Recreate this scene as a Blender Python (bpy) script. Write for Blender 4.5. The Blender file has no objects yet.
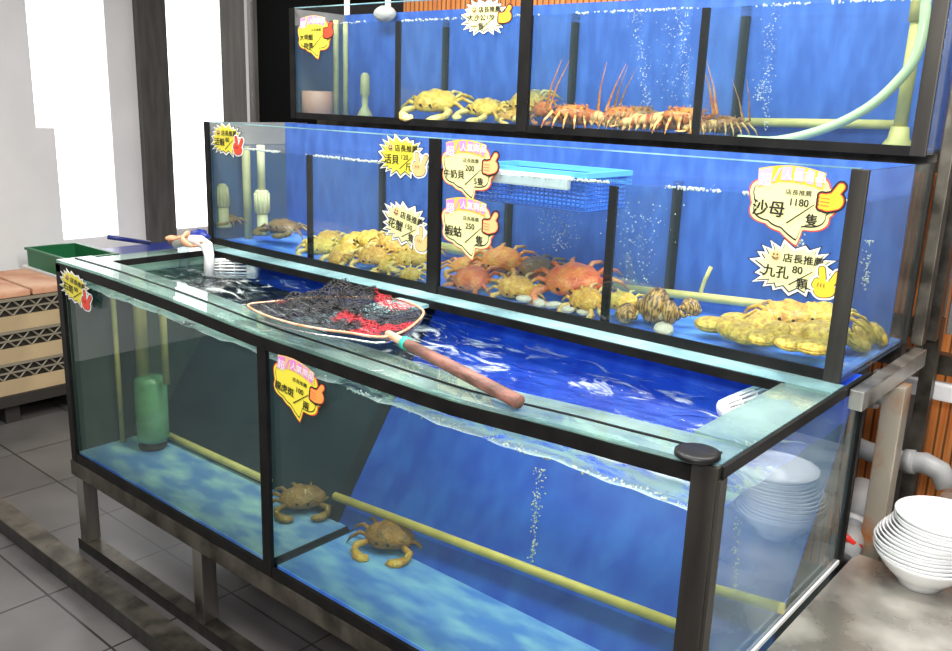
import bpy, bmesh, math, random
from mathutils import Vector, Matrix
random.seed(7)
PI = math.pi
SC = bpy.context.scene
COL = SC.collection
LIFT = 1.05            # everything is laid out with the rim of the lower tank at z = 0, then lifted onto the floor

# ------------------------------------------------------------------ camera
F = 880.7922
RX, RZ, ROLL = 1.3206067, 0.7004280, 0.0343288
CAMPOS = Vector((2.9722180, -1.3048367, 0.5775298))
CM = (Matrix.Rotation(RZ, 3, 'Z') @ Matrix.Rotation(RX, 3, 'X') @ Matrix.Rotation(ROLL, 3, 'Z'))
cd = bpy.data.cameras.new('camera'); cd.sensor_width = 36; cd.lens = F * 36 / 952
cd.clip_start = .02
cam = bpy.data.objects.new('camera', cd); COL.objects.link(cam)
cam.matrix_world = Matrix.Translation(CAMPOS) @ CM.to_4x4()
SC.camera = cam

def ray(u, v):
    return CM @ Vector(((u - 476) / F, -(v - 325.5) / F, -1.0))
def at_x(u, v, x): d = ray(u, v); return CAMPOS + d * ((x - CAMPOS.x) / d.x)
def at_y(u, v, y): d = ray(u, v); return CAMPOS + d * ((y - CAMPOS.y) / d.y)
def at_z(u, v, z): d = ray(u, v); return CAMPOS + d * ((z - CAMPOS.z) / d.z)
def m_per_px(P): return -((CM.transposed() @ (Vector(P) - CAMPOS)).z) / F

# ------------------------------------------------------------------ materials
def newmat(name):
    m = bpy.data.materials.new(name); m.use_nodes = True
    nt = m.node_tree; nt.nodes.clear()
    out = nt.nodes.new('ShaderNodeOutputMaterial')
    return m, nt, out
def N(nt, t, **kw):
    n = nt.nodes.new(t)
    for k, v in kw.items():
        if k in n.inputs.keys(): n.inputs[k].default_value = v
        else: setattr(n, k, v)
    return n
def ramp(nt, fac, stops):
    r = nt.nodes.new('ShaderNodeValToRGB')
    e = r.color_ramp.elements
    while len(e) < len(stops): e.new(.5)
    for el, (p, c) in zip(e, stops):
        el.position = p; el.color = (*c, 1) if len(c) == 3 else c
    nt.links.new(fac, r.inputs[0]); return r
def pbr(name, col, rough=.5, metal=0, col2=None, scale=8, bump=0, bscale=60, detail=4, lo=.35, hi=.65, rough2=None, stretch=None, spec=.5, coat=0, sss=0):
    m, nt, out = newmat(name)
    p = N(nt, 'ShaderNodeBsdfPrincipled', Roughness=rough, Metallic=metal)
    p.inputs['Base Color'].default_value = (*col, 1)
    p.inputs['Specular IOR Level'].default_value = spec
    p.inputs['Coat Weight'].default_value = coat
    nt.links.new(p.outputs[0], out.inputs[0])
    tc = N(nt, 'ShaderNodeTexCoord'); mp = N(nt, 'ShaderNodeMapping')
    nt.links.new(tc.outputs['Object'], mp.inputs[0])
    if stretch: mp.inputs['Scale'].default_value = stretch
    n = N(nt, 'ShaderNodeTexNoise', Scale=scale, Detail=detail)
    nt.links.new(mp.outputs[0], n.inputs['Vector'])
    if col2:
        r = ramp(nt, n.outputs['Fac'], [(lo, col), (hi, col2)])
        nt.links.new(r.outputs[0], p.inputs['Base Color'])
    if rough2 is not None:
        r = ramp(nt, n.outputs['Fac'], [(lo, (rough,) * 3), (hi, (rough2,) * 3)])
        nt.links.new(r.outputs[0], p.inputs['Roughness'])
    if bump:
        n2 = N(nt, 'ShaderNodeTexNoise', Scale=bscale, Detail=3)
        nt.links.new(mp.outputs[0], n2.inputs['Vector'])
        b = N(nt, 'ShaderNodeBump', Strength=bump, Distance=.01)
        nt.links.new(n2.outputs['Fac'], b.inputs['Height']); nt.links.new(b.outputs[0], p.inputs['Normal'])
    return m
def schlick(nt, f0, k=1.0, nrm=None):
    lw = N(nt, 'ShaderNodeLayerWeight', Blend=.5)
    if nrm: nt.links.new(nrm, lw.inputs['Normal'])
    p = N(nt, 'ShaderNodeMath', operation='POWER'); nt.links.new(lw.outputs['Facing'], p.inputs[0]); p.inputs[1].default_value = 5
    a = N(nt, 'ShaderNodeMath', operation='MULTIPLY_ADD'); nt.links.new(p.outputs[0], a.inputs[0]); a.inputs[1].default_value = (1 - f0) * k; a.inputs[2].default_value = f0 * k
    return a
def glassmat(name, tint, ior=1.45, gloss=1.0, rough=0.0, haze=0, hazecol=(.8, .9, .9)):
    m, nt, out = newmat(name)
    t = N(nt, 'ShaderNodeBsdfTransparent'); t.inputs[0].default_value = (*tint, 1)
    g = N(nt, 'ShaderNodeBsdfGlossy', Roughness=rough); g.inputs[0].default_value = (gloss,) * 3 + (1,)
    f = schlick(nt, ((ior - 1) / (ior + 1)) ** 2, .85)
    mx = N(nt, 'ShaderNodeMixShader')
    nt.links.new(f.outputs[0], mx.inputs[0]); nt.links.new(g.outputs[0], mx.inputs[2])
    src = t
    if haze:
        d = N(nt, 'ShaderNodeBsdfDiffuse'); d.inputs[0].default_value = (*hazecol, 1)
        n = N(nt, 'ShaderNodeTexNoise', Scale=5, Detail=6)
        tc = N(nt, 'ShaderNodeTexCoord'); nt.links.new(tc.outputs['Object'], n.inputs['Vector'])
        r = ramp(nt, n.outputs['Fac'], [(.35, (haze * .4,) * 3), (.75, (haze * 1.5,) * 3)])
        mh = N(nt, 'ShaderNodeMixShader')
        nt.links.new(r.outputs[0], mh.inputs[0]); nt.links.new(t.outputs[0], mh.inputs[1]); nt.links.new(d.outputs[0], mh.inputs[2])
        src = mh
    nt.links.new(src.outputs[0], mx.inputs[1]); nt.links.new(mx.outputs[0], out.inputs[0])
    return m
def watermat(name, tint, front_sheen=0, foam=(.62, .72), fscale=9, bump=.35, bscale=14, stretch=(1, 2.2, 1), foam_glint_col=(.8, .87, .9)):
    m, nt, out = newmat(name)
    tc = N(nt, 'ShaderNodeTexCoord'); mp = N(nt, 'ShaderNodeMapping')
    mp.inputs['Scale'].default_value = stretch
    nt.links.new(tc.outputs['Object'], mp.inputs[0])
    n = N(nt, 'ShaderNodeTexNoise', Scale=bscale, Detail=4, Distortion=.6)
    nt.links.new(mp.outputs[0], n.inputs['Vector'])
    b = N(nt, 'ShaderNodeBump', Strength=bump, Distance=.03); nt.links.new(n.outputs['Fac'], b.inputs['Height'])
    t = N(nt, 'ShaderNodeBsdfTransparent'); t.inputs[0].default_value = (*tint, 1)
    g = N(nt, 'ShaderNodeBsdfGlossy', Roughness=.03); g.inputs[0].default_value = (1, 1, 1, 1)
    f = schlick(nt, .025, 1.0, b.outputs[0])
    nt.links.new(b.outputs[0], g.inputs['Normal'])
    mx = N(nt, 'ShaderNodeMixShader')
    nt.links.new(f.outputs[0], mx.inputs[0]); nt.links.new(t.outputs[0], mx.inputs[1]); nt.links.new(g.outputs[0], mx.inputs[2])
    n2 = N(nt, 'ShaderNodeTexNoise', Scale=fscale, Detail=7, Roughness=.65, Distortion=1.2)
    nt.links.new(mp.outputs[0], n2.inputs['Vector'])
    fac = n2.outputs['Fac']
    if front_sheen:  # paler behind the front glass: grazing reflection painted in with the foam
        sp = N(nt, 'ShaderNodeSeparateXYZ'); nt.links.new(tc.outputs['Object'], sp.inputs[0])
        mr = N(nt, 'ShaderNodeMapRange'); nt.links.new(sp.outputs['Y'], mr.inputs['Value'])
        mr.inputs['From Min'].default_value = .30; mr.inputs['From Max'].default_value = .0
        mr.inputs['To Min'].default_value = 0; mr.inputs['To Max'].default_value = front_sheen
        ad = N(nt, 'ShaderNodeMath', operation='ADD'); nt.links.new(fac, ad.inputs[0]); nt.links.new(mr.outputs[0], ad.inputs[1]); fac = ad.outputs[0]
    r = ramp(nt, fac, [(foam[0], (0, 0, 0)), (foam[1], (.85, .85, .85))])  # white noise mask: foam plus painted glints and reflections
    d = N(nt, 'ShaderNodeBsdfDiffuse'); d.inputs[0].default_value = (*foam_glint_col, 1)
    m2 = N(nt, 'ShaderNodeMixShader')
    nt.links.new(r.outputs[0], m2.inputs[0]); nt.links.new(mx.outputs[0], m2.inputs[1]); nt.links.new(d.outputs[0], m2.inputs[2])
    nt.links.new(m2.outputs[0], out.inputs[0])
    return m
def tintmat(name, tint, murk=0, murkcol=(.3, .5, .55)):
    m, nt, out = newmat(name)
    t = N(nt, 'ShaderNodeBsdfTransparent'); t.inputs[0].default_value = (*tint, 1)
    if murk:
        d = N(nt, 'ShaderNodeBsdfDiffuse'); d.inputs[0].default_value = (*murkcol, 1)
        mx = N(nt, 'ShaderNodeMixShader'); mx.inputs[0].default_value = murk
        nt.links.new(t.outputs[0], mx.inputs[1]); nt.links.new(d.outputs[0], mx.inputs[2]); nt.links.new(mx.outputs[0], out.inputs[0])
    else: nt.links.new(t.outputs[0], out.inputs[0])
    return m
def emit(name, col, s):
    m, nt, out = newmat(name)
    e = N(nt, 'ShaderNodeEmission', Strength=s); e.inputs[0].default_value = (*col, 1)
    nt.links.new(e.outputs[0], out.inputs[0]); return m

M = dict(
    glass=glassmat('clear_glass', (.96, .985, .98)),
    sideglass=glassmat('smeared_glass', (.93, .975, .97), gloss=1.0, haze=.03),
    endglass=glassmat('hazy_glass', (.88, .95, .95), gloss=1.0, haze=.13, hazecol=(.55, .75, .8)),  # pale noise haze mixed into the end glass
    rim=glassmat('green_glass_brace', (.55, .72, .66), ior=1.5, haze=.42, hazecol=(.30, .42, .38)),  # pale haze paints the ceiling reflected in the brace tops
    bluerim=glassmat('pale_blue_glass_brace', (.5, .72, .76), ior=1.5, haze=.6, hazecol=(.40, .66, .68)),  # reflected ceiling painted in as pale blue haze
    seal=pbr('black_silicone', (.004, .004, .004), .5, col2=(.010, .009, .008), scale=14, spec=.2),
    post=pbr('dark_steel_post', (.016, .014, .012), .4, .2, col2=(.040, .036, .030), scale=20, stretch=(1, 1, .08)),
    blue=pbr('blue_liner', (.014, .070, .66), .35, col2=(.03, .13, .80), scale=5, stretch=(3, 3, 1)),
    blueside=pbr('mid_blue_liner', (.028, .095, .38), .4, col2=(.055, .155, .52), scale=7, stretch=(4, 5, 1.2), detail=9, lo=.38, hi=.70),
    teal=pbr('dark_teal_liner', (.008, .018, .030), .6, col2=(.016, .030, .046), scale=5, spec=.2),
    darkend=pbr('dark_teal_end_panel', (.020, .045, .045), .6, col2=(.05, .075, .06), scale=5, stretch=(1, 3, .4), spec=.2),
    greyliner=pbr('grey_end_panel', (.17, .17, .16), .5, col2=(.25, .25, .23), scale=9),
    dimblue=pbr('dim_blue_end_panel', (.03, .075, .16), .5, col2=(.06, .10, .14), scale=8),
    darkwall=pbr('dark_brown_wall', (.05, .035, .028), .6, col2=(.08, .055, .04), scale=4),
    greenend=pbr('pale_green_end_panel', (.35, .50, .42), .4, col2=(.45, .58, .48), scale=6),
    bed=pbr('blue_tank_floor', (.06, .20, .85), .5, col2=(.20, .46, .95), scale=7, stretch=(1, 2.4, 1), lo=.4, hi=.7),
    bedteal=pbr('teal_tank_floor', (.08, .20, .62), .5, col2=(.28, .50, .72), scale=7, stretch=(1, 2.4, 1), lo=.4, hi=.7),
    steel=pbr('brushed_steel', (.46, .44, .40), .28, 1, col2=(.6, .58, .54), scale=16, rough2=.42, stretch=(1, 1, .12)),
    dsteel=pbr('dull_dark_steel', (.07, .062, .05), .38, .9, col2=(.20, .18, .145), scale=12, rough2=.5),
    rust=pbr('rusty_steel', (.46, .41, .33), .42, .6, col2=(.42, .17, .05), scale=7, lo=.48, hi=.64, bump=.1, detail=8),
    counter=pbr('smudged_stainless_top', (.34, .32, .285), .24, .7, col2=(.60, .57, .52), scale=7, detail=8, rough2=.42, lo=.38, hi=.62),
    pvc=pbr('grey_plastic_pipe', (.28, .29, .30), .4, col2=(.38, .38, .37), scale=10),
    whitepl=pbr('white_plastic', (.82, .82, .80), .35),
    foam=pbr('white_foam', (.9, .9, .9), .7),
    yellowpipe=pbr('yellowed_pipe', (.70, .60, .20), .45, col2=(.56, .48, .16), scale=20),
    oldpipe=pbr('dull_yellow_pipe', (.50, .46, .22), .5, col2=(.36, .36, .18), scale=20),
    strainer=pbr('cream_strainer', (.62, .60, .34), .5),
    hose=pbr('pale_green_hose', (.62, .72, .42), .25, coat=.4),
    netblack=pbr('black_red_cord', (.018, .017, .018), .7, col2=(.40, .012, .02), scale=9, lo=.585, hi=.64, detail=3),
    hoop=pbr('orange_wire_hoop', (.58, .24, .10), .4, col2=(.70, .48, .34), scale=30),
    wood=pbr('worn_pink_brown_wood', (.27, .115, .085), .6, col2=(.10, .05, .035), scale=26, stretch=(.6, 2, 2), bump=.2),
    tape=pbr('green_tape', (.03, .50, .36), .4),
    china=pbr('white_glazed_ceramic', (.86, .86, .86), .12, coat=.5),
    beige=pbr('beige_crate_plastic', (.56, .42, .24), .5, col2=(.44, .33, .19), scale=6),
    lattice=pbr('grey_beige_lattice', (.25, .22, .16), .55),
    darkin=pbr('dark_pallet', (.03, .026, .022), .6),
    redtop=pbr('red_brown_packed_goods', (.56, .24, .13), .6, col2=(.72, .44, .28), scale=7),
    greenpl=pbr('green_crate_plastic', (.012, .15, .05), .45),
    navy=pbr('navy_plastic', (.015, .03, .22), .3),
    orangehose=pbr('orange_brown_cloth', (.55, .20, .09), .6, col2=(.75, .40, .24), scale=40),
    red=pbr('red_handle', (.75, .03, .02), .4),
    black=pbr('black_plastic', (.008, .008, .008), .4, spec=.3),
    blackwall=pbr('black_panel', (.003, .003, .003), .8, spec=.05),
    postgrey=pbr('dark_grey_door_post', (.055, .050, .045), .45, col2=(.085, .08, .07), scale=8, stretch=(4, 4, .5)),
    chrome=pbr('bright_chrome', (.8, .8, .8), .2, 1),
    wallwhite=pbr('off_white_wall', (.86, .84, .83), .7, col2=(.80, .79, .78), scale=4),
    basket=pbr('blue_basket_plastic', (.03, .15, .62), .35),
    cyan=pbr('light_blue_basket_rim', (.10, .42, .72), .35),
    greenmesh=glassmat('green_filter_sleeve', (.45, .72, .60), haze=.55, hazecol=(.28, .62, .48)),
    clearpl=glassmat('clear_plastic_tube', (.82, .86, .86), haze=.12),
    bubble=glassmat('air_bubbles', (.9, .93, .9), haze=.75, hazecol=(.95, .95, .85)),
    window=emit('overexposed_daylight', (1, 1, 1), 2.2),
    water=watermat('rippling_water', (.86, .95, 1), front_sheen=.24, foam=(.555, .72), fscale=6, bump=.55, bscale=12, foam_glint_col=(.66, .74, .72)),
    water2=watermat('calm_water', (.93, .97, 1), foam=(.66, .74), fscale=7, bump=.22, bscale=14),
    waterside=tintmat('murky_water_side', (.74, .74, .46), .08, (.22, .36, .46)),
    waterside2=tintmat('clear_water_side', (.80, .86, .86), .03, (.4, .6, .7)),
    s_black=pbr('sign_black', (.01, .01, .01), .5), s_white=pbr('sign_white', (.86, .86, .84), .5),
    s_cream=pbr('sign_cream', (.86, .80, .36), .5), s_yellow=pbr('sign_yellow', (.88, .76, .06), .5),
    s_pink=pbr('sign_pink', (.76, .25, .60), .5), s_lilac=pbr('sign_pale_lilac', (.74, .40, .66), .5), s_orange=pbr('sign_orange', (.88, .36, .08), .5),
    s_gold=pbr('sign_gold', (.90, .52, .03), .5), s_red=pbr('sign_red', (.82, .07, .03), .5), s_tan=pbr('sign_tan', (.80, .50, .20), .5),
)
# slatted orange wall, tiled floor
def slatmat():
    m, nt, out = newmat('orange_wood_slats')
    p = N(nt, 'ShaderNodeBsdfPrincipled', Roughness=.5); nt.links.new(p.outputs[0], out.inputs[0])
    tc = N(nt, 'ShaderNodeTexCoord'); w = N(nt, 'ShaderNodeTexWave', Scale=11.0, Distortion=.4, Detail=2)
    w.inputs['Detail Scale'].default_value = .6
    nt.links.new(tc.outputs['Object'], w.inputs['Vector'])
    n = N(nt, 'ShaderNodeTexNoise', Scale=6); mp = N(nt, 'ShaderNodeMapping'); mp.inputs['Scale'].default_value = (14, 1, .5)
    nt.links.new(tc.outputs['Object'], mp.inputs[0]); nt.links.new(mp.outputs[0], n.inputs['Vector'])
    r = ramp(nt, n.outputs['Fac'], [(.35, (.78, .20, .035)), (.65, (.92, .36, .10))])
    r2 = ramp(nt, w.outputs['Fac'], [(.05, (.25, .25, .25)), (.25, (1, 1, 1))])
    mx = N(nt, 'ShaderNodeMix', data_type='RGBA', blend_type='MULTIPLY'); mx.inputs[0].default_value = 1
    nt.links.new(r.outputs[0], mx.inputs[6]); nt.links.new(r2.outputs[0], mx.inputs[7]); nt.links.new(mx.outputs[2], p.inputs['Base Color'])
    return m
def tilemat():
    m, nt, out = newmat('grey_floor_tiles')
    p = N(nt, 'ShaderNodeBsdfPrincipled', Roughness=.33); nt.links.new(p.outputs[0], out.inputs[0])
    tc = N(nt, 'ShaderNodeTexCoord'); mp = N(nt, 'ShaderNodeMapping'); mp.inputs['Location'].default_value = (.17, .22, 0)
    nt.links.new(tc.outputs['Object'], mp.inputs[0])
    b = N(nt, 'ShaderNodeTexBrick', Scale=1.0, offset=0.0); b.inputs['Mortar Size'].default_value = .004
    b.inputs['Brick Width'].default_value = .42; b.inputs['Row Height'].default_value = .42
    b.inputs['Color1'].default_value = (.098, .094, .094, 1); b.inputs['Color2'].default_value = (.122, .117, .112, 1); b.inputs['Mortar'].default_value = (.016, .015, .014, 1)
    nt.links.new(mp.outputs[0], b.inputs['Vector'])
    n = N(nt, 'ShaderNodeTexNoise', Scale=3.5, Detail=8); nt.links.new(tc.outputs['Object'], n.inputs['Vector'])
    r = ramp(nt, n.outputs['Fac'], [(.3, (.72, .72, .72)), (.7, (1.15, 1.13, 1.1))])
    mx = N(nt, 'ShaderNodeMix', data_type='RGBA', blend_type='MULTIPLY'); mx.inputs[0].default_value = 1
    nt.links.new(b.outputs['Color'], mx.inputs[6]); nt.links.new(r.outputs[0], mx.inputs[7]); nt.links.new(mx.outputs[2], p.inputs['Base Color'])
    return m
M['slats'] = slatmat(); M['tiles'] = tilemat()

# ------------------------------------------------------------------ mesh helpers
def box(bm, x0, x1, y0, y1, z0, z1):
    vs = [bm.verts.new((x, y, z)) for z in (z0, z1) for y in (y0, y1) for x in (x0, x1)]
    for f in ((0, 2, 3, 1), (4, 5, 7, 6), (0, 1, 5, 4), (2, 6, 7, 3), (0, 4, 6, 2), (1, 3, 7, 5)):
        bm.faces.new([vs[i] for i in f])
def frame_of(d):
    d = d.normalized(); a = Vector((0, 0, 1)) if abs(d.z) < .9 else Vector((1, 0, 0))
    u = d.cross(a).normalized(); return u, d.cross(u).normalized()
def tube(bm, pts, r, seg=10, cap=True, flat=1.0):
    pts = [Vector(p) for p in pts]; n = len(pts); rings = []
    rs = r if isinstance(r, (list, tuple)) else [r] * n
    u = None
    for i, p in enumerate(pts):
        d = (pts[min(i + 1, n - 1)] - pts[max(i - 1, 0)])
        if d.length < 1e-9: d = Vector((0, 0, 1))
        d.normalize()
        if u is None: u, w = frame_of(d)
        else:
            u = u - d * u.dot(d)
            if u.length < 1e-6: u, w = frame_of(d)
            u.normalize(); w = d.cross(u)
        rings.append([bm.verts.new(p + u * (rs[i] * math.cos(2 * PI * k / seg)) + w * (rs[i] * flat * math.sin(2 * PI * k / seg))) for k in range(seg)])
    for a, b in zip(rings, rings[1:]):
        for k in range(seg):
            bm.faces.new((a[k], a[(k + 1) % seg], b[(k + 1) % seg], b[k]))
    if cap:
        bm.faces.new(rings[0][::-1]); bm.faces.new(rings[-1])
def lathe(bm, prof, c=(0, 0, 0), seg=32, M4=None):
    rings = []
    for r, z in prof:
        ring = []
        for k in range(seg):
            a = 2 * PI * k / seg; p = Vector((r * math.cos(a), r * math.sin(a), z))
            if M4: p = M4 @ p
            ring.append(bm.verts.new(p + Vector(c)))
        rings.append(ring)
    for a, b in zip(rings, rings[1:]):
        for k in range(seg): bm.faces.new((a[k], a[(k + 1) % seg], b[(k + 1) % seg], b[k]))
    if prof[0][0] > 1e-6: bm.faces.new(rings[0][::-1])
    if prof[-1][0] > 1e-6: bm.faces.new(rings[-1])
def blob(bm, c, rx, ry, rz, us=16, vs=9, fn=None):
    rings = []
    for j in range(vs + 1):
        th = -PI / 2 + PI * j / vs
        ring = []
        for k in range(us):
            a = 2 * PI * k / us
            p = Vector((rx * math.cos(th) * math.cos(a), ry * math.cos(th) * math.sin(a), rz * math.sin(th)))
            if fn: p = fn(p, a, th)
            ring.append(bm.verts.new(p + Vector(c)))
        rings.append(ring)
    for a, b in zip(rings, rings[1:]):
        for k in range(us): bm.faces.new((a[k], a[(k + 1) % us], b[(k + 1) % us], b[k]))
def poly(bm, pts, y0, y1, mid=None):
    """flat outline in the x-z plane, thickened from y0 (back) to y1 (front)"""
    fr = [bm.verts.new((x, y1, z)) for x, z in pts]; bk = [bm.verts.new((x, y0, z)) for x, z in pts]
    n = len(pts)
    for i in range(n): bm.faces.new((fr[i], bk[i], bk[(i + 1) % n], fr[(i + 1) % n]))
    if mid:
        cf, cb = bm.verts.new((mid[0], y1, mid[1])), bm.verts.new((mid[0], y0, mid[1]))
        for i in range(n): bm.faces.new((fr[i], fr[(i + 1) % n], cf)); bm.faces.new((bk[(i + 1) % n], bk[i], cb))
    else:
        f1 = bm.faces.new(fr); f2 = bm.faces.new(bk[::-1])
        bmesh.ops.triangulate(bm, faces=[f1, f2], ngon_method='EAR_CLIP')
def obj(name, bm, mat, parent=None, smooth=False, bevel=0, off=None):
    if bevel: bmesh.ops.bevel(bm, geom=list(bm.edges), offset=bevel, segments=2, affect='EDGES', profile=.7)
    bmesh.ops.remove_doubles(bm, verts=bm.verts, dist=1e-6)
    bmesh.ops.recalc_face_normals(bm, faces=bm.faces)
    if off is None and parent is not None:
        r = parent
        while r.parent: r = r.parent
        off = r.location
    if off is not None: bmesh.ops.translate(bm, verts=bm.verts, vec=-Vector(off))
    me = bpy.data.meshes.new(name); bm.to_mesh(me); bm.free()
    for mm in (mat if isinstance(mat, list) else [mat]): me.materials.append(mm)
    if smooth:
        for p in me.polygons: p.use_smooth = True
    o = bpy.data.objects.new(name, me); COL.objects.link(o)
    if parent is not None: o.parent = parent
    return o
def B(): return bmesh.new()
def bxo(name, mat, parent, *a, bevel=0):
    bm = B(); box(bm, *a); return obj(name, bm, mat, parent, bevel=bevel)
def tag(o, label, cat, group=None):
    o['label'] = label; o['category'] = cat
    if group: o['group'] = group
    return o
def thing(name, label, cat, loc=(0, 0, 0), group=None):
    o = bpy.data.objects.new(name, None); COL.objects.link(o); o.location = loc
    o.empty_display_size = .05
    return tag(o, label, cat, group)
def solo(name, bm, mat, label, cat, group=None, origin=(0, 0, 0), smooth=False, bevel=0):
    o = obj(name, bm, mat, None, smooth, bevel, off=origin); o.location = origin
    return tag(o, label, cat, group)
def struct(name, bm, mat, bevel=0):
    o = obj(name, bm, mat, bevel=bevel); o['kind'] = 'structure'; return o
def stuff(name, bm, mat, label, cat, smooth=False):
    o = obj(name, bm, mat, None, smooth); o['kind'] = 'stuff'; return tag(o, label, cat)
def nest(T, pairs):
    ks = [c for c in bpy.data.objects if c.parent == T]; base = lambda o: o.name.split('.')[0]
    for sub, part in pairs:
        ps = [c for c in ks if base(c) == part]
        if ps:
            for c in ks:
                if base(c) == sub and c.parent == T: c.parent = ps[-1]
    return T
def kids(o): return [c for c in bpy.data.objects if c.parent == o]
def copy_tree(o, parent=None):
    c = o.copy(); COL.objects.link(c)
    if parent is not None: c.parent = parent
    for ch in kids(o): copy_tree(ch, c)
    return c

# ------------------------------------------------------------------ the room
FL = -LIFT
bm = B(); box(bm, -3.2, 5.5, -4.0, 2.6, FL - .05, FL); struct('floor', bm, M['tiles'])
bm = B(); box(bm, -.95, 2.52, 1.80, 1.9, FL, 1.75); struct('wall_back', bm, M['slats'])
bm = B(); box(bm, 2.521, 5.5, 1.80, 1.9, FL, 1.75); struct('wall_right_unseen', bm, M['darkwall'])  # unseen dark wall, added to keep orange out of the glass reflections
WX = -2.2
wl = {k: at_x(*k, WX) for k in [(25, 0), (33, 128), (58, 128), (65, 240), (108, 0), (120, 240), (135, 0), (165, 0), (225, 0), (110, 242)]}
y1, y2, y3, y4, y5, y6 = wl[(25, 0)].y, wl[(58, 128)].y, wl[(108, 0)].y, wl[(135, 0)].y, wl[(165, 0)].y, wl[(225, 0)].y
zs, zb = wl[(33, 128)].z, wl[(65, 240)].z
bm = B()
box(bm, WX - .12, WX, -4, y1, FL, 1.75); box(bm, WX - .12, WX, y1, y2 - .02, FL, zs); box(bm, WX - .12, WX, y2 - .02, y6, FL, zb)
box(bm, WX - .12, WX, y3 - .03, y4, zb, 1.75); box(bm, WX - .12, WX, y6, 2.5, FL, 1.75)
struct('wall_left', bm, M['wallwhite'])
bm = B(); box(bm, WX - .10, WX - .08, y1, y3 - .03, zb, 1.75); struct('window_1', bm, M['window'])
bm = B(); box(bm, WX - .10, WX - .08, y4, y6, zb, 1.75); struct('window_2', bm, M['window'])
bm = B(); box(bm, WX - .10, WX + .05, y4 - .02, y5 - .03, FL, 1.75); struct('trim_1', bm, M['postgrey'])
c0, c1, c2 = at_y(225, 60, 1.3).x, at_y(258, 60, 1.3).x, -.15
bm = B(); box(bm, c0, c1, 1.28, 1.42, FL, 1.75); t2 = struct('trim_2', bm, M['postgrey'])
cx = at_y(249, 60, 1.28).x
bm = B(); box(bm, cx - .010, cx + .012, 1.268, 1.28, FL, 1.75); struct('trim_3', bm, M['chrome'])  # highlight line on the post, built as a bright metal strip
bm = B(); box(bm, c1, c2 - .002, 1.30, 1.79, FL, 1.75); struct('trim_4', bm, M['blackwall'])

# ------------------------------------------------------------------ lower tank
ZT = [(0, .012), (.3, .012), (.62, .004), (1.2, -.021), (1.8, -.028), (2.18, -.010), (2.42, 0.0)]
def lin(tab, x):
    if x <= tab[0][0]: return tab[0][1]
    for (a, p), (b, q) in zip(tab, tab[1:]):
        if x <= b:
            t = (x - a) / (b - a); t = t * t * (3 - 2 * t) * .5 + t * .5; return p + (q - p) * t
    return tab[-1][1]
zt = lambda x: lin(ZT, x)
H1 = -.690
def beam(bm, x0, x1, y0, y1, f0, f1, n=24):
    """a bar along x whose underside and top follow f0(x), f1(x)"""
    prev = None
    for i in range(n + 1):
        x = x0 + (x1 - x0) * i / n
        ring = [bm.verts.new((x, y0, f0(x))), bm.verts.new((x, y1, f0(x))), bm.verts.new((x, y1, f1(x))), bm.verts.new((x, y0, f1(x)))]
        if prev:
            for k in range(4): bm.faces.new((prev[k], prev[(k + 1) % 4], ring[(k + 1) % 4], ring[k]))
        else: bm.faces.new(ring)
        prev = ring
    bm.faces.new(prev[::-1])
W0, W1, TD = .04, 2.41, .765
MUL = 1.165
T1 = thing('fish_tank', 'large lower glass tank on the steel stand, two front panes, landing net across its rim', 'fish tank', (1.2, .35, H1))
for a, b in ((W0, MUL - .005), (MUL + .005, W1)):
    bm = B(); beam(bm, a, b, .004, .012, lambda x: H1, lambda x: zt(x) - .004); obj('front_pane', bm, M['glass'], T1)
bxo('side_pane', M['endglass'], T1, W1 - .008, W1, .012, TD - .02, H1, -.004)
bxo('end_panel', M['greenend'], T1, W0 + .0, W0 + .012, .012, .70, -.058, -.002)  # pale green: reflection on the glass above water painted as panel colour
o = bxo('end_panel', M['darkend'], T1, W0 + .0, W0 + .012, .012, .70, H1, -.0585); o['label'] = 'dark teal end panel below the water'  # end panel coloured darker below the waterline
PK = .6875
SEAM = 1.085
def slant(bm, x0, x1, za, zb_, th=.012):
    ya, yb = .30 + (za + .66) * PK, .30 + (zb_ + .66) * PK
    p = [(ya, za), (yb, zb_), (yb + th, zb_), (ya + th, za)]
    A = [bm.verts.new((x0, y, z)) for y, z in p]; C = [bm.verts.new((x1, y, z)) for y, z in p]
    for k in range(4): bm.faces.new((A[k], A[(k + 1) % 4], C[(k + 1) % 4], C[k]))
    bm.faces.new(A[::-1]); bm.faces.new(C)
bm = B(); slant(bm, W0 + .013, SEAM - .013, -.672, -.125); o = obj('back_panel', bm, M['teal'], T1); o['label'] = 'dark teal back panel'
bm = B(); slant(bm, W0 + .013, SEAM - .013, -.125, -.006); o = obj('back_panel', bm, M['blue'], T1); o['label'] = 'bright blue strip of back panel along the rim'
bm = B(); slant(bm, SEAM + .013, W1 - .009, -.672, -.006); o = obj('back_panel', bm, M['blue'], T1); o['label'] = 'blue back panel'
bm = B(); slant(bm, SEAM - .024, SEAM + .024, -.672, -.006, .010)
bmesh.ops.translate(bm, verts=bm.verts, vec=(0, -.004, 0)); obj('seam_strip', bm, M['black'], T1)
bxo('bottom_panel', M['bedteal'], T1, W0 + .013, MUL - .016, .013, .31, H1 + .004, -.668)
bxo('bottom_panel', M['bed'], T1, MUL + .016, W1 - .009, .013, .31, H1 + .004, -.668)
bxo('bottom_seam', M['black'], T1, MUL - .018, MUL - .012, .013, .30, H1 + .006, -.6665)
bxo('bottom_seam', M['black'], T1, MUL + .012, MUL + .018, .013, .30, H1 + .006, -.6665)
bm = B(); beam(bm, W0 - .002, W1, -.008, .003, lambda x: zt(x) - .034, lambda x: zt(x) - .004); obj('front_rim_strip', bm, M['seal'], T1)
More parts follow.
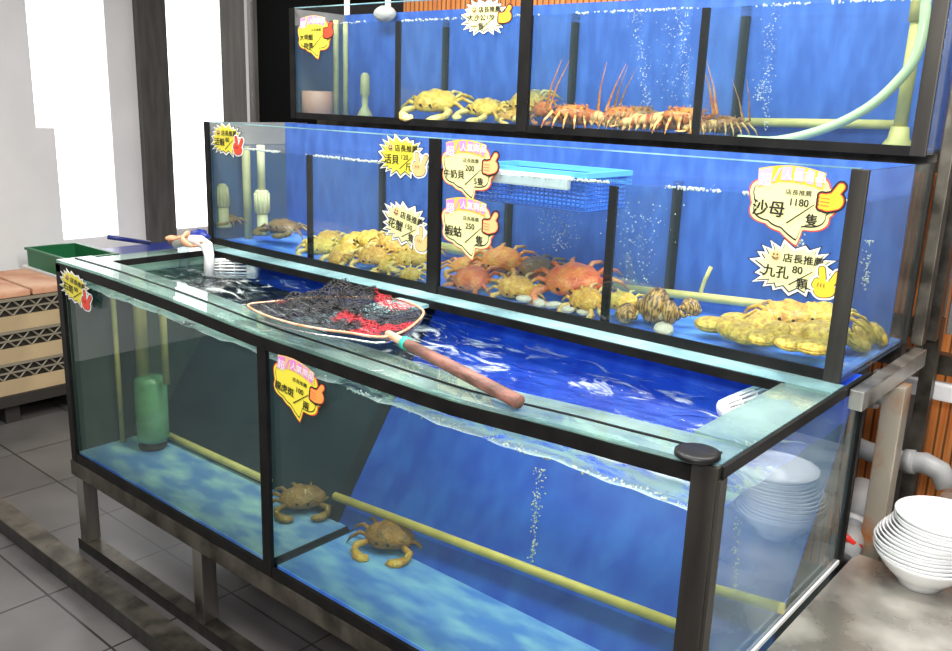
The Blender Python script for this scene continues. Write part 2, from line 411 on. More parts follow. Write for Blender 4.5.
bm = B(); beam(bm, W0, W1, -.006, .115, lambda x: zt(x) - .003, lambda x: zt(x) + .006); obj('front_brace', bm, M['rim'], T1)
bm = B(); beam(bm, W0 + .02, W1 - .02, .047, .054, lambda x: zt(x) + .0062, lambda x: zt(x) + .0085); obj('brace_groove', bm, M['seal'], T1)
bm = B(); beam(bm, W0 + .1, W1 - .1, .112, .119, lambda x: zt(x) - .012, lambda x: zt(x) - .003); obj('brace_edge', bm, M['seal'], T1)
bxo('side_brace', M['rim'], T1, W1 - .105, W1 + .001, .116, .60, -.003, .006)
bxo('side_brace', M['rim'], T1, W0, W0 + .10, .116, .60, .002, .010)
bxo('side_rim_strip', M['seal'], T1, W1 + .0012, W1 + .009, 0.0, TD, -.018, .004)
bxo('side_rim_strip', M['seal'], T1, W0 + .100, W0 + .106, .12, .53, -.010, .011)
bxo('back_brace', M['bluerim'], T1, W0, W1, .530, .604, -.002, .007)
bxo('back_brace_edge', M['seal'], T1, W0 + .1, W1 - .1, .522, .530, -.016, .006)
bxo('cross_brace', M['bluerim'], T1, 1.13, 1.25, .12, .53, -.014, -.004)
bxo('corner_post', M['post'], T1, W1 - .044, W1 + .004, -.012, .003, H1 - .01, .004, bevel=.003)
bxo('corner_post', M['post'], T1, W1 + .0005, W1 + .010, -.010, .016, H1 - .01, -.019)
bxo('corner_post', M['seal'], T1, W0 - .004, W0 + .028, -.008, .003, H1 - .01, .004)
bxo('corner_post', M['seal'], T1, W1 - .012, W1 + .008, TD - .02, TD, H1, -.02)
bxo('mullion', M['seal'], T1, MUL - .018, MUL + .018, -.0085, .003, H1 - .005, -.045)
bxo('bottom_seal', M['seal'], T1, W0, W1, -.007, .003, H1 - .008, H1 + .022)
bxo('side_bottom_bead', M['whitepl'], T1, W1 + .001, W1 + .006, .02, TD - .02, -.478, -.468)

# stand
T = thing('tank_stand', 'square steel tube stand carrying the lower glass tank above the tiled floor', 'stand', (1.2, .35, FL))
bxo('top_rail', M['dsteel'], T, .02, 2.41, -.008, .045, -.757, -.70, bevel=.003)
bxo('top_rail', M['dsteel'], T, .02, .07, .046, .70, -.757, -.70, bevel=.003)
bxo('top_rail', M['dsteel'], T, .02, 2.41, .70, .75, -.757, -.70, bevel=.003)
bxo('top_rail', M['dsteel'], T, 2.36, 2.41, .046, .70, -.757, -.70, bevel=.003)
for x in (.035, .775, 1.56, 2.345):
    bxo('leg', M['steel'], T, x, x + .05, 0, .05, -1.006, -.758, bevel=.003)
    bxo('leg', M['steel'], T, x, x + .05, .70, .75, FL, -.758, bevel=.003)
bxo('bottom_rail', M['post'], T, .02, 2.41, -.004, .046, FL, -1.0105, bevel=.003); bxo('shiny_rail_top', M['dsteel'], T, .02, 2.41, -.0035, .0455, -1.0104, -1.007)  # dark front and paler top: shine painted as two steels
# low steel channel on the floor in front
T = thing('floor_channel', 'low dark steel channel bar lying on the tiles in front of the tank stand', 'bar', (.5, -.11, FL))
bxo('channel_side', M['post'], T, -1.6, 2.6, -.150, -.146, FL, -.995); bxo('channel_side', M['post'], T, -1.6, 2.6, -.076, -.072, FL, -.995)
bxo('shiny_top', M['dsteel'], T, -1.6, 2.6, -.1505, -.0715, -.9948, -.990, bevel=.0015)  # paler steel on top paints the shine of the bar

# water in the lower tank
WZ = [(0, -.050), (.4, -.058), (1.1, -.080), (1.6, -.098), (2.4, -.097)]
def water(name, x0, x1, y0, y1, zf, zfloor, amp, mats, label, n=(150, 44), sides=True, ym=None):
    bm = B(); g = []
    for i in range(n[0] + 1):
        x = x0 + (x1 - x0) * i / n[0]; row = []
        for j in range(n[1] + 1):
            y = y0 + (y1 - y0) * j / n[1]
            z = zf(x) + amp * (math.sin(x * 31 + 2.1 * math.sin(y * 17)) * .5 + math.sin(y * 43 + 3 * math.sin(x * 9)) * .35 + math.sin(x * 71 - y * 37) * .25 + math.sin(x * 13 + y * 8) * .4)
            row.append(bm.verts.new((x, y, z)))
        g.append(row)
    for i in range(n[0]):
        for j in range(n[1]):
            f = bm.faces.new((g[i][j], g[i + 1][j], g[i + 1][j + 1], g[i][j + 1])); f.smooth = True
    if sides:
        lo = [bm.verts.new((r[0].co.x, y0, zfloor)) for r in g]
        for i in range(n[0]):
            f = bm.faces.new((lo[i], lo[i + 1], g[i + 1][0], g[i][0])); f.material_index = 1
        last = g[-1]; lo2 = [lo[-1]] + [bm.verts.new((x1, v.co.y, zfloor)) for v in last[1:]]
        for j in range(n[1]):
            f = bm.faces.new((lo2[j], lo2[j + 1], last[j + 1], last[j])); f.material_index = 1
    me = bpy.data.meshes.new(name); bm.to_mesh(me); bm.free()
    for m_ in mats: me.materials.append(m_)
    o = bpy.data.objects.new(name, me); COL.objects.link(o); o['kind'] = 'stuff'
    return tag(o, label, 'water')
water('water', W0 + .014, W1 - .010, .0135, .675, lambda x: lin(WZ, x), -.667, .0050, [M['water'], M['waterside']], 'rippling water with foam and painted white glints filling the large lower tank')

# ------------------------------------------------------------------ upper two tanks
def stepped_tank(root, x0, x1, y0, yb, ye, z0, z1, strip, posts, dividers, bed, wt, back):
    for (a, b) in zip([x0] + posts, posts + [x1]):
        bxo('front_pane', M['glass'], root, a + (.001 if a > x0 else 0), b - .001, y0 + .004, y0 + .011, z0, z1)
    bxo('side_pane', M['sideglass'], root, x1 - .008, x1, y0 + .012, ye, z0, z1)
    bxo('end_panel', M['greyliner'], root, x0, x0 + .008, y0 + .012, ye, dividers[0][1], z1)
    bxo('end_panel', M['dimblue'], root, x0, x0 + .008, y0 + .012, ye, z0, dividers[0][1] - .0005)
    bxo('back_panel', back, root, x0 + .009, x1 - .009, yb, yb + .012, z0 + .0125, z1)
    bxo('bottom_panel', bed, root, x0 + .009, x1 - .009, y0 + .012, ye, z0 + .004, z0 + .012)
    bxo('bottom_seal', M['seal'], root, x0, x1, y0 - .004, y0 + .003, z0 - .004, z0 + strip)
    bxo('top_edge', M['bluerim'], root, x0 + .02, x1 - .02, y0 + .002, y0 + .0115, z1 + .0005, z1 + .004)
    bxo('corner_post', M['seal'], root, x0 - .004, x0 + .022, y0 - .006, y0 + .003, z0 - .004, z1 + .002)
    bxo('corner_post', M['post'], root, x1 - .036, x1 + .001, y0 - .007, y0 + .003, z0 - .004, z1 + .002, bevel=.003)
    bxo('corner_post', M['post'], root, x1 - .012, x1 + .004, ye, ye + .02, z0, z1 + .002)
    for p in posts: bxo('mullion', M['seal'], root, p - .022, p + .022, y0 - .007, y0 + .003, z0 - .002, z1 + .001, bevel=.002)
    for d, top in dividers:
        bxo('divider', M['sideglass'], root, d - .003, d + .003, y0 + .013, yb - .002, z0 + .013, top)
        bxo('divider_seal', M['seal'], root, d - .011, d + .011, y0 + .012, y0 + .022, z0 + .013, top)
        bxo('divider_seal', M['seal'], root, d - .014, d + .014, yb - .010, yb - .001, z0 + .013, top)
Y2, Y3 = .608, 1.014
YB2 = at_x(667, 250, 1.765).y
YB3 = at_x(447, 55, .595).y
print('YB', YB2, YB3)
T2 = thing('fish_tank', 'middle tier glass tank with five price signs and shellfish, behind the lower tank', 'fish tank', (1.2, .85, .0), 'stepped glass fish tanks')
del T2['group']
stepped_tank(T2, 0, 2.4, Y2, YB2, 1.085, .006, .465, .026, [1.183], [(.585, .38), (1.183, .38), (1.785, .38)], M['bed'], None, M['blueside'])
water('water', .0105, 2.390, Y2 + .0135, YB2 - .002, lambda x: .378 + .018 * max(0, x - 1.2) / 1.2, .020, .0016, [M['water2'], M['waterside2']], 'clear water filling the middle tier tank', n=(110, 20))
T3 = thing('fish_tank', 'topmost glass tank with spiny lobsters, crabs and a curved hose', 'fish tank', (1.2, 1.25, .486))
stepped_tank(T3, .0, 2.4, Y3, YB3, 1.48, .486, .905, .020, [1.183], [(.592, .843), (1.183, .843), (1.788, .843)], M['blueside'], None, M['blueside'])
water('water', .0105, 2.390, Y3 + .0135, YB3 - .002, lambda x: .843, .500, .0012, [M['water2'], M['waterside2']], 'clear water filling the topmost tank', n=(110, 16))

# steel rack that carries the upper tanks
R_ = thing('tank_rack', 'rusty steel rack holding the upper tanks above the pipes on the right', 'rack', (2.44, 1.2, FL))
bxo('side_beam', M['steel'], R_, 2.421, 2.452, .612, 1.108, -.046, -.002, bevel=.003)
bxo('front_beam', M['dsteel'], R_, .02, 2.399, .775, .82, -.052, .003)
bxo('front_beam', M['dsteel'], R_, .02, 2.399, 1.08, 1.125, -.052, .003)
o = bxo('upright', M['rust'], R_, 2.420, 2.470, .880, .935, FL, -.051, bevel=.003); o['label'] = 'rust-streaked front upright'
bxo('upright', M['dsteel'], R_, .03, .08, .84, .89, FL, -.053)
bxo('upright', M['dsteel'], R_, 2.407, 2.437, 1.110, 1.150, .004, 1.3, bevel=.003)
bxo('upright', M['steel'], R_, 2.447, 2.470, 1.300, 1.345, .004, 1.3, bevel=.003)
bxo('side_beam', M['rust'], R_, 2.438, 2.470, 1.110, 1.72, .474, .500)
bxo('upper_support', M['dsteel'], R_, .02, 2.399, 1.125, 1.165, .440, .4845)
bxo('upper_support', M['dsteel'], R_, .02, 2.399, 1.43, 1.47, .440, .4845)
bxo('upright', M['dsteel'], R_, .02, .06, 1.43, 1.47, .005, .439); bxo('upright', M['dsteel'], R_, 2.36, 2.399, 1.43, 1.47, .005, .439)
bxo('front_beam', M['dsteel'], R_, .02, 2.399, 1.43, 1.47, -.052, .0045)
bxo('upright', M['dsteel'], R_, 2.36, 2.399, 1.48, 1.52, FL, .004); bxo('upright', M['dsteel'], R_, .03, .07, 1.48, 1.52, FL, -.01)
# dark panel beside the topmost tank
bxo('side_panel', M['dsteel'], R_, 2.452, 2.50, 1.12, 1.72, .503, 1.3)

# far steel uprights and pipes in front of the slatted wall
bm = B(); P0, P1 = at_y(925, 395, 1.66), at_y(912, 452, 1.66)
box(bm, P0.x - .045, P0.x + .018, 1.66, 1.70, FL, -.175); solo('steel_upright', bm, M['steel'], 'short steel upright below the white bar, against the orange slats', 'post', origin=(P0.x, 1.68, FL))
P0 = at_y(938, 260, 1.66)
bm = B(); box(bm, P0.x - .02, P0.x + .045, 1.66, 1.70, -.170, 1.0); solo('steel_upright', bm, M['steel'], 'tall steel upright above the white bar, against the orange slats', 'post', origin=(P0.x, 1.68, -.17))
a = at_y(907, 352, 1.62); b = at_y(960, 366, 1.62)
bm = B(); box(bm, a.x - .1, 3.4, 1.60, 1.655, a.z - .045, a.z + .015); solo('steel_crossbar', bm, M['dsteel'], 'dark steel crossbar just above the white bar on the right', 'bar', origin=(2.5, 1.63, a.z))
a = at_y(908, 377, 1.60)
bm = B(); box(bm, a.x - .1, 3.4, 1.585, 1.63, a.z - .050, a.z + .002); solo('white_bar', bm, M['foam'], 'white horizontal bar in front of the orange slats at the right edge', 'bar', origin=(2.5, 1.6, a.z), bevel=.006)
bm = B(); p = [at_y(845, 442, 1.25), at_y(870, 452, 1.25), at_y(905, 461, 1.25), at_y(925, 463, 1.25), at_y(940, 471, 1.25), at_y(947, 486, 1.25)]
tube(bm, p, [.028] * 3 + [.030] * 3, 16); tube(bm, [p[2], (p[2] + p[3]) / 2], .034, 16)
solo('drain_pipe', bm, M['pvc'], 'grey plastic pipe passing behind the rusty upright and elbowing down', 'pipe', origin=p[2], smooth=True)
T = thing('drain_valve', 'grey pipe joint with white ring and red handle beside the counter edge', 'valve', at_x(856, 525, 2.40))
p = [at_x(846, 545, 2.36), at_x(852, 530, 2.37), at_x(860, 512, 2.385), at_x(866, 498, 2.385)]
p = [Vector((2.395, .83, -.505)), Vector((2.39, .90, -.46)), Vector((2.375, .98, -.42)), Vector((2.36, 1.06, -.40))]
bm = B(); tube(bm, p, .034, 16); tube(bm, [p[0], p[1]], .040, 16); obj('pipe', bm, M['pvc'], T, True)
bm = B(); q = p[1].lerp(p[2], .2); tube(bm, [q, q + (p[2] - p[1]) * .12], .042, 18); obj('ring', bm, M['whitepl'], T, True)
bm = B(); h = at_x(850, 541, 2.405); tube(bm, [h + Vector((-.02, -.015, .02)), h, h + Vector((.02, .02, -.012))], [.014, .018, .012], 8, flat=.6); obj('handle', bm, M['red'], T, True)
T = thing('tap_valve', 'small grey tap with red lever high behind the rusty upright', 'valve', at_y(873, 399, 1.0))
c = Vector(T.location); bm = B(); tube(bm, [c + Vector((-.03, .06, -.03)), c, c + Vector((.04, -.02, .012))], .014, 12); tube(bm, [c + Vector((0, 0, -.02)), c + Vector((0, 0, .025))], .017, 12); obj('tap_body', bm, M['pvc'], T, True)
bm = B(); e = at_y(888, 388, .86); e = at_x(889, 387, 2.405); tube(bm, [c + Vector((0, 0, .026)), c.lerp(e, .5) + Vector((0, 0, .02)), e], [.008, .011, .013], 8, flat=.6); obj('lever', bm, M['red'], T, True)

# ------------------------------------------------------------------ counter and bowls
CZ = -.485
bm = B()
box(bm, 2.425, 3.6, -1.25, .845, CZ - .03, CZ); box(bm, 2.49, 3.6, .845, 1.58, CZ - .03, CZ); bmesh.ops.remove_doubles(bm, verts=bm.verts, dist=1e-5)
T = thing('steel_counter', 'smudged stainless steel counter top to the right of the lower tank', 'counter', (3.0, .2, FL))
obj('counter_top', bm, M['counter'], T)
for x, y in ((2.52, -1.2), (3.5, -1.2), (2.52, 1.5), (3.5, 1.5)): bxo('leg', M['steel'], T, x, x + .05, y, y + .05, FL, CZ - .031)
bxo('front_apron', M['steel'], T, 2.426, 3.59, -1.24, -1.22, CZ - .12, CZ - .0305)
prof = [(.001, .006), (.034, .006), (.040, .000), (.046, .000), (.048, .008), (.066, .024), (.088, .046), (.101, .066), (.107, .074), (.104, .0755), (.098, .067), (.085, .049), (.063, .028), (.045, .016), (.001, .013)]
bc = Vector((2.585, .80, CZ))
first = None
for k in range(14):
    lean = (-.012 * math.sin(k * .42) + .0013 * k - .002, .0015 * k, 0)
    lab = ('white ceramic bowl at the very bottom of the stack on the steel counter' if k == 0 else
           'topmost white ceramic bowl of the stack, its empty inside in view' if k == 13 else
           'white ceramic bowl nested mid-stack on the steel counter, only its rim showing')
    if first is None:
        bm = B(); lathe(bm, prof, seg=48); o = obj('ceramic_bowl', bm, M['china'], smooth=True); first = o
    else: o = first.copy(); COL.objects.link(o)
    o.location = bc + Vector((lean[0], lean[1], k * .0078)); tag(o, lab, 'bowl', 'bowls nested in the middle of the stack' if 0 < k < 13 else None)
    o.rotation_euler = (math.radians(.5 * math.sin(k * 1.7)), math.radians(.5 * math.cos(k * 2.3)), 0)

# black disc on the rim corner
bm = B(); c = at_z(697, 458, .006); lathe(bm, [(.036, 0), (.039, .003), (.038, .010), (.030, .012), (.001, .012)], seg=32)
o = solo('black_disc', bm, M['black'], 'round black disc lying on the front right corner of the lower tank rim', 'disc', smooth=True); o.location = (c.x, c.y, .0085)

# ------------------------------------------------------------------ crates on the left
ST = Vector((-1.4, 0, FL))
def at_stack(u, v): return at_x(u, v, -1.4)
zl = [at_stack(0, v).z for v in (398, 380, 358, 335, 318, 300, 295)]
print('crate z', zl)
ztop, zbot = -.395, -.90
hh = (ztop - zbot - .03) / 3
labs = ['beige lattice crate at the bottom of the stack on the left, on a dark pallet', 'beige lattice crate in the middle of the stack on the left', 'beige lattice crate topmost in the stack on the left, full of red-brown packs']
def crate(x0, x1, y0, y1, z0, h, label, band, lat, name='plastic_crate', ns=9):
    T = thing(name, label, 'crate', ((x0 + x1) / 2, (y0 + y1) / 2, z0), None)
    bm = B(); t = .012; zb_ = z0 + h * .46
    box(bm, x0, x1, y0, y0 + t, z0, zb_); box(bm, x0, x1, y1 - t, y1, z0, zb_); box(bm, x0, x0 + t, y0 + t, y1 - t, z0, zb_); box(bm, x1 - t, x1, y0 + t, y1 - t, z0, zb_); box(bm, x0 + t, x1 - t, y0 + t, y1 - t, z0, z0 + .01)
    obj('tray', bm, band, T)
    bm = B(); z2 = z0 + h - .014
    n = ns
    for i in range(n + 1):
        for s in (-1, 1):
            ya = y0 + .01 + (y1 - y0 - .02) * i / n; yb = ya + s * .07
            yb = min(max(yb, y0 + .008), y1 - .008)
            tube(bm, [(x1 - .008, ya, zb_), (x1 - .008, yb, z2)], .0045, 4)
    for i in range(6):
        xa = x0 + .01 + (x1 - x0 - .02) * i / 5
        for y in (y0 + .008, y1 - .008):
            for s in (-1, 1): tube(bm, [(xa, y, zb_), (min(max(xa + s * .06, x0 + .008), x1 - .008), y, z2)], .0045, 4)
    zm = (zb_ + z2) / 2
    box(bm, x1 - .011, x1 - .004, y0, y1, zm - .004, zm + .004)
    obj('lattice_side', bm, lat, T)
    bm = B(); zr = z0 + h
    box(bm, x0, x1, y0, y0 + t, z2, zr); box(bm, x0, x1, y1 - t, y1, z2, zr); box(bm, x0, x0 + t, y0 + t, y1 - t, z2, zr); box(bm, x1 - t, x1, y0 + t, y1 - t, z2, zr)
    obj('rim', bm, lat, T)
    return T
for k in range(3): crate(-1.95, -1.40, .02, .72, zbot + k * (hh + .001), hh, labs[k], M['beige'], M['lattice'])
for k in range(3): bxo('filling', M['darkin'], [o for o in bpy.data.objects if o.get('label') == labs[k]][0], -1.935, -1.425, .035, .705, zbot + k * (hh + .001) + .012, zbot + k * (hh + .001) + hh - .02)
bm = B(); zc = zbot + 3 * (hh + .001)
for i, (a, b) in enumerate([(.03, .18), (.19, .34), (.35, .50), (.51, .71)]):
    T = solo('goods_pack', (lambda q: (box(q, -1.94, -1.41, a, b, zc + .001, zc + .030 + .004 * (i % 2)), q)[1])(B()), M['redtop'],
             ['red-brown pack on the top crate at the left photo edge', 'red-brown pack second from the left photo edge on the top crate', 'red-brown pack third from the left photo edge on the top crate', 'red-brown pack on the top crate nearest the glass tank'][i], 'pack', origin=(-1.7, (a + b) / 2, zc), bevel=.008)
bm.free()
T = thing('pallet', 'dark pallet under the stack of beige lattice crates', 'pallet', (-1.67, .37, FL))
bxo('deck', M['darkin'], T, -1.97, -1.385, .0, .74, -.955, zbot - .001)
for y in (.02, .33, .66): bxo('block', M['darkin'], T, -1.95, -1.42, y, y + .07, FL, -.956)
# second stack behind with the green crate
g0, g1 = at_x(35, 268, -1.55), at_x(112, 262, -1.55)
T = thing('storage_box', 'pale grey storage box behind the left end of the tank, under the green crate', 'box', (-1.9, 1.1, FL))
bxo('box_body', M['wallwhite'], T, -2.1, -1.56, .76, 1.75, FL, -.44, bevel=.01); bxo('lid', M['wallwhite'], T, -2.11, -1.55, .75, 1.76, -.439, -.40, bevel=.008)
T = thing('plastic_crate', 'dark green plastic crate behind the left end of the lower tank', 'crate', (-1.8, 1.0, -.40))
gy0, gy1 = .765, 1.04
zt_ = at_x(75, 249, -1.58).z
zt_ = -.295
bm = B(); x0, x1, t = -2.05, -1.58, .012; z0 = -.399
for a_ in ((x0, x1, gy0, gy0 + t), (x0, x1, gy1 - t, gy1), (x0, x0 + t, gy0 + t, gy1 - t), (x1 - t, x1, gy0 + t, gy1 - t)): box(bm, *a_, z0, zt_ - .013)
box(bm, x0 + t, x1 - t, gy0 + t, gy1 - t, z0, z0 + .01); obj('crate_body', bm, M['greenpl'], T)
bm = B()
for a_ in ((x0 - .01, x1 + .01, gy0 - .01, gy0 + t), (x0 - .01, x1 + .01, gy1 - t, gy1 + .01), (x0 - .01, x0 + t, gy0 + t, gy1 - t), (x1 - t, x1 + .01, gy0 + t, gy1 - t)): box(bm, *a_, zt_ - .0125, zt_)
obj('crate_rim', bm, M['greenpl'], T)
bm = B(); za = -.40
T = thing('blue_tray', 'navy blue plastic tray with a rod handle behind the left tank corner', 'tray', (-1.75, 1.3, za))
bm = B(); box(bm, -2.0, -1.62, 1.10, 1.62, -.399, -.335); obj('tray_body', bm, M['navy'], T, bevel=.01)
bm = B(); tube(bm, [at_x(108, 237, -1.60), at_x(150, 243, -1.60)], .012, 8); obj('rod', bm, M['navy'], T, True)

# ------------------------------------------------------------------ fittings around the left end of the lower tank
T = thing('outlet_pipe', 'white plastic elbow pipe hooked over the left rim, pouring into the lower tank', 'pipe', at_y(209, 272, .42))
c = at_y(209, 270, .42); s = m_per_px(c)
pp = [at_y(209, 275, .42), at_y(209, 255, .42), at_y(207, 246, .42), at_y(200, 241, .42), at_y(188, 240, .42), at_y(176, 243, .42)]
bm = B(); tube(bm, pp, [.018, .018, .021, .021, .018, .018], 16); obj('elbow', bm, M['whitepl'], T, True)
bm = B(); tube(bm, [at_y(184, 268, .42), at_y(184, 244, .42)], .018, 14); obj('drop_tube', bm, M['clearpl'], T, True)
bm = B(); LP = []
c0_, c1_ = at_y(170, 243, .40), at_y(200, 238, .40)
for k in range(33):
    t = k / 32; q = at_y(168 + 34 * t, 244 - 9 * math.sin(PI * min(1, t * 1.25)), .40); a_ = t * 2 * PI * 2.2
    LP.append(q + Vector((0, .022 * math.cos(a_) - .01, .008 * math.sin(a_))))
tube(bm, LP, [.007 + .004 * math.sin(k * .9) + .004 * math.sin(PI * k / 32) for k in range(33)], 8, flat=.7)
solo('cloth_tie', bm, M['orangehose'], 'orange-brown cloth tied around the white elbow pipe', 'cloth', origin=at_y(185, 238, .40), smooth=True)
bm = B(); c = at_y(200, 236, .47)
blob(bm, c, .045, .03, .022, fn=lambda p, a, th: p * (1 + .18 * math.sin(a * 3 + th * 4)))
solo('blue_rag', bm, M['navy'], 'crumpled navy rag beside the white elbow pipe', 'rag', origin=c, smooth=True)
def strainer(name, label, c, axis, L, r0, r1, mat, ribs=14):
    T = thing(name, label, 'strainer', c)
    ax = Vector(axis).normalized(); u, w = frame_of(ax)
    R = Matrix((u, w, ax)).transposed().to_4x4(); c = Vector(c)
    bm = B(); lathe(bm, [(r0 * .9, 0), (r0, .004), (r0 * .98, L * .18), (r0 * .93, L * .19)], c, 24, R); obj('collar', bm, mat, T, True)
    bm = B()
    for k in range(ribs):
        a = 2 * PI * k / ribs
        p = lambda r, z: c + (R @ Vector((r * math.cos(a), r * math.sin(a), z)))
        tube(bm, [p(r0 * .93, L * .15), p((r0 + r1) / 2, L * .6), p(r1, L)], r0 * .09, 6)
    for f_ in (.45, .75):
        rr = r0 * .93 + (r1 - r0 * .93) * (f_ - .15) / .85
        lathe(bm, [(rr - .002, L * f_ - .002), (rr + .002, L * f_), (rr - .002, L * f_ + .002)], c, 24, R)
    obj('slotted_cage', bm, mat, T, True)
    bm = B(); lathe(bm, [(r1 * 1.05, L - .003), (r1 * 1.05, L + .003), (.001, L + .006)], c, 24, R); obj('end_cap', bm, mat, T, True)
    return T
c = at_z(258, 268, -.045); strainer('basket_strainer', 'white slotted basket strainer floating near the left end of the lower tank', (c.x, c.y, c.z), at_z(214, 268, -.05) - c, .175, .040, .030, M['whitepl'], 18)
c = at_z(782, 396, -.06); strainer('basket_strainer', 'white slotted strainer half sunk in the right rear corner of the lower tank', (c.x - .015, c.y, c.z), (-.35, -.75, -.12), .15, .035, .022, M['whitepl'], 16)

# ------------------------------------------------------------------ pipes inside the tanks
def pipe(name, pts, r, mat, label, cat='pipe', seg=14):
    bm = B(); tube(bm, pts, r, seg); return solo(name, bm, mat, label, cat, origin=pts[0], smooth=True)
def on_slant(u, v, back=.02):
    d = ray(u, v); t = ((.30 - back) + .66 * PK + PK * CAMPOS.z - CAMPOS.y) / (d.y - PK * d.z); return CAMPOS + d * t
a, b = on_slant(155, 430, .035), on_slant(262, 478, .035); a.z = b.z = (a.z + b.z) / 2 + .005
pipe('air_pipe', [at_z(155, 429, -.648), at_z(270, 482, -.648)], .0125, M['oldpipe'], 'dull yellow pipe along the floor behind the left pane of the lower tank')
a, b = on_slant(335, 496, .035), on_slant(686, 628, .035)
pipe('air_pipe', [a, b], .0125, M['yellowpipe'], 'long yellow pipe running low across the right pane of the lower tank')
a, b = at_x(704, 586, 2.25), at_x(800, 612, 2.385)
pipe('air_pipe', [on_slant(706, 587, .03), on_slant(784, 609, .03)], .0125, M['yellowpipe'], 'short yellow pipe seen through the right end glass of the lower tank')
a = at_z(153, 445, -.66)
T = thing('filter_sleeve', 'pale green cylinder filter on a dark foot in the left of the lower tank', 'filter', (a.x, a.y, -.668))
s = m_per_px(a)
zz = lambda v: at_y(152, v, a.y).z
bm = B(); lathe(bm, [(.052, zz(438)), (.056, zz(434)), (.056, zz(382)), (.050, zz(378)), (.020, zz(377))], (at_y(152, 410, a.y).x, a.y, 0), 28); obj('sleeve', bm, M['greenmesh'], T, True)
bm = B(); lathe(bm, [(.045, -.667), (.05, -.655), (.03, zz(440)), (.03, zz(420))], (a.x, a.y, 0), 20); obj('foot', bm, M['darkin'], T, True)
bm = B(); x = at_y(142, 350, a.y).x; tube(bm, [(x, a.y, zz(380) + .002), (x, a.y, -.03)], .022, 14); obj('riser_pipe', bm, M['oldpipe'], T, True)
bm = B(); x = at_y(162, 350, a.y).x; tube(bm, [(x, a.y + .01, zz(380) + .002), (x, a.y + .01, -.04)], .012, 12); obj('thin_pipe', bm, M['oldpipe'], T, True)
p = at_y(122, 400, .24); p.x = max(p.x, .09); print('SP', p); pipe('stand_pipe', [(p.x, p.y, -.667), (p.x, p.y, -.05)], .012, M['oldpipe'], 'dim pipe built for a reflection, left of the green filter in the lower tank')  # reflection modelled as a dim pipe
p = at_y(104, 400, .16); print('SP', p); p.x = max(p.x, .08); pipe('stand_pipe', [(p.x, p.y, -.667), (p.x, p.y, -.05)], .009, M['oldpipe'], 'dim thin pipe built for a reflection, nearest the left end of the lower tank')  # second reflection, also modelled as a dim pipe
# middle tank left bay
p = at_x(247, 190, .055); pipe('stand_pipe', [(p.x, p.y, .0187), (p.x, p.y, at_y(247, 146, p.y).z)], .016, M['oldpipe'], 'green-grey vertical pipe in the left bay of the middle tank')
T = thing('pipe_strainer', 'tall pipe with slotted strainer end in the left bay of the middle tank', 'strainer', at_y(262, 234, .74))
yq = .74; X = at_y(262, 200, yq).x; zq = lambda v: at_y(262, v, yq).z
bm = B(); lathe(bm, [(.026, zq(235)), (.030, zq(233)), (.021, zq(228)), (.020, zq(214))], (X, yq, 0), 20); obj('foot', bm, M['strainer'], T, True)
bm = B(); lathe(bm, [(.020, zq(213.8)), (.028, zq(212)), (.027, zq(192)), (.022, zq(190))], (X, yq, 0), 20)
for k in range(12):
    an = 2 * PI * k / 12; tube(bm, [(X + .027 * math.cos(an), yq + .027 * math.sin(an), zq(211)), (X + .027 * math.cos(an), yq + .027 * math.sin(an), zq(193))], .0035, 5)
obj('slotted_sleeve', bm, M['strainer'], T, True)
bm = B(); tube(bm, [(X, yq, zq(189.8)), (X, yq, zq(145))], .015, 14); obj('riser', bm, M['strainer'], T, True)
T = thing('pipe_strainer', 'short capped strainer standing at the left end of the middle tank', 'strainer', at_y(223, 226, .74))
yq = .66; X = at_y(223, 200, yq).x; print('STR', X); zq2 = lambda v: at_y(223, v, yq).z
bm = B(); lathe(bm, [(.028, zq2(227)), (.032, zq2(225)), (.020, zq2(221)), (.020, zq2(207))], (X, yq, 0), 20); obj('foot', bm, M['oldpipe'], T, True)
bm = B(); lathe(bm, [(.022, zq2(206.8)), (.024, zq2(205)), (.018, zq2(186)), (.012, zq2(184)), (.001, zq2(183.5))], (X, yq, 0), 20)
for k in range(12):
    an = 2 * PI * k / 12; tube(bm, [(X + .024 * math.cos(an), yq + .024 * math.sin(an), zq2(205)), (X + .018 * math.cos(an), yq + .018 * math.sin(an), zq2(187))], .003, 5)
obj('slotted_cap', bm, M['oldpipe'], T, True)
# middle tank air pipe
yp = YB2 - .03
pipe('air_pipe', [at_y(436, 246, yp), at_y(500, 257, yp)], .017, M['yellowpipe'], 'yellow pipe right of the middle post, low in the middle tank')
bm = B(); tube(bm, [at_y(614, 287, yp), at_y(838, 313, yp), ], .0125, 12); tube(bm, [at_y(702, 297, yp), at_y(701, 291, yp), at_y(705, 280, yp), at_y(711, 267, yp)], .006, 8)
solo('air_pipe', bm, M['yellowpipe'], 'long yellow pipe with a short upright nozzle in the middle tank right bay', 'pipe', origin=at_y(702, 297, yp), smooth=True)
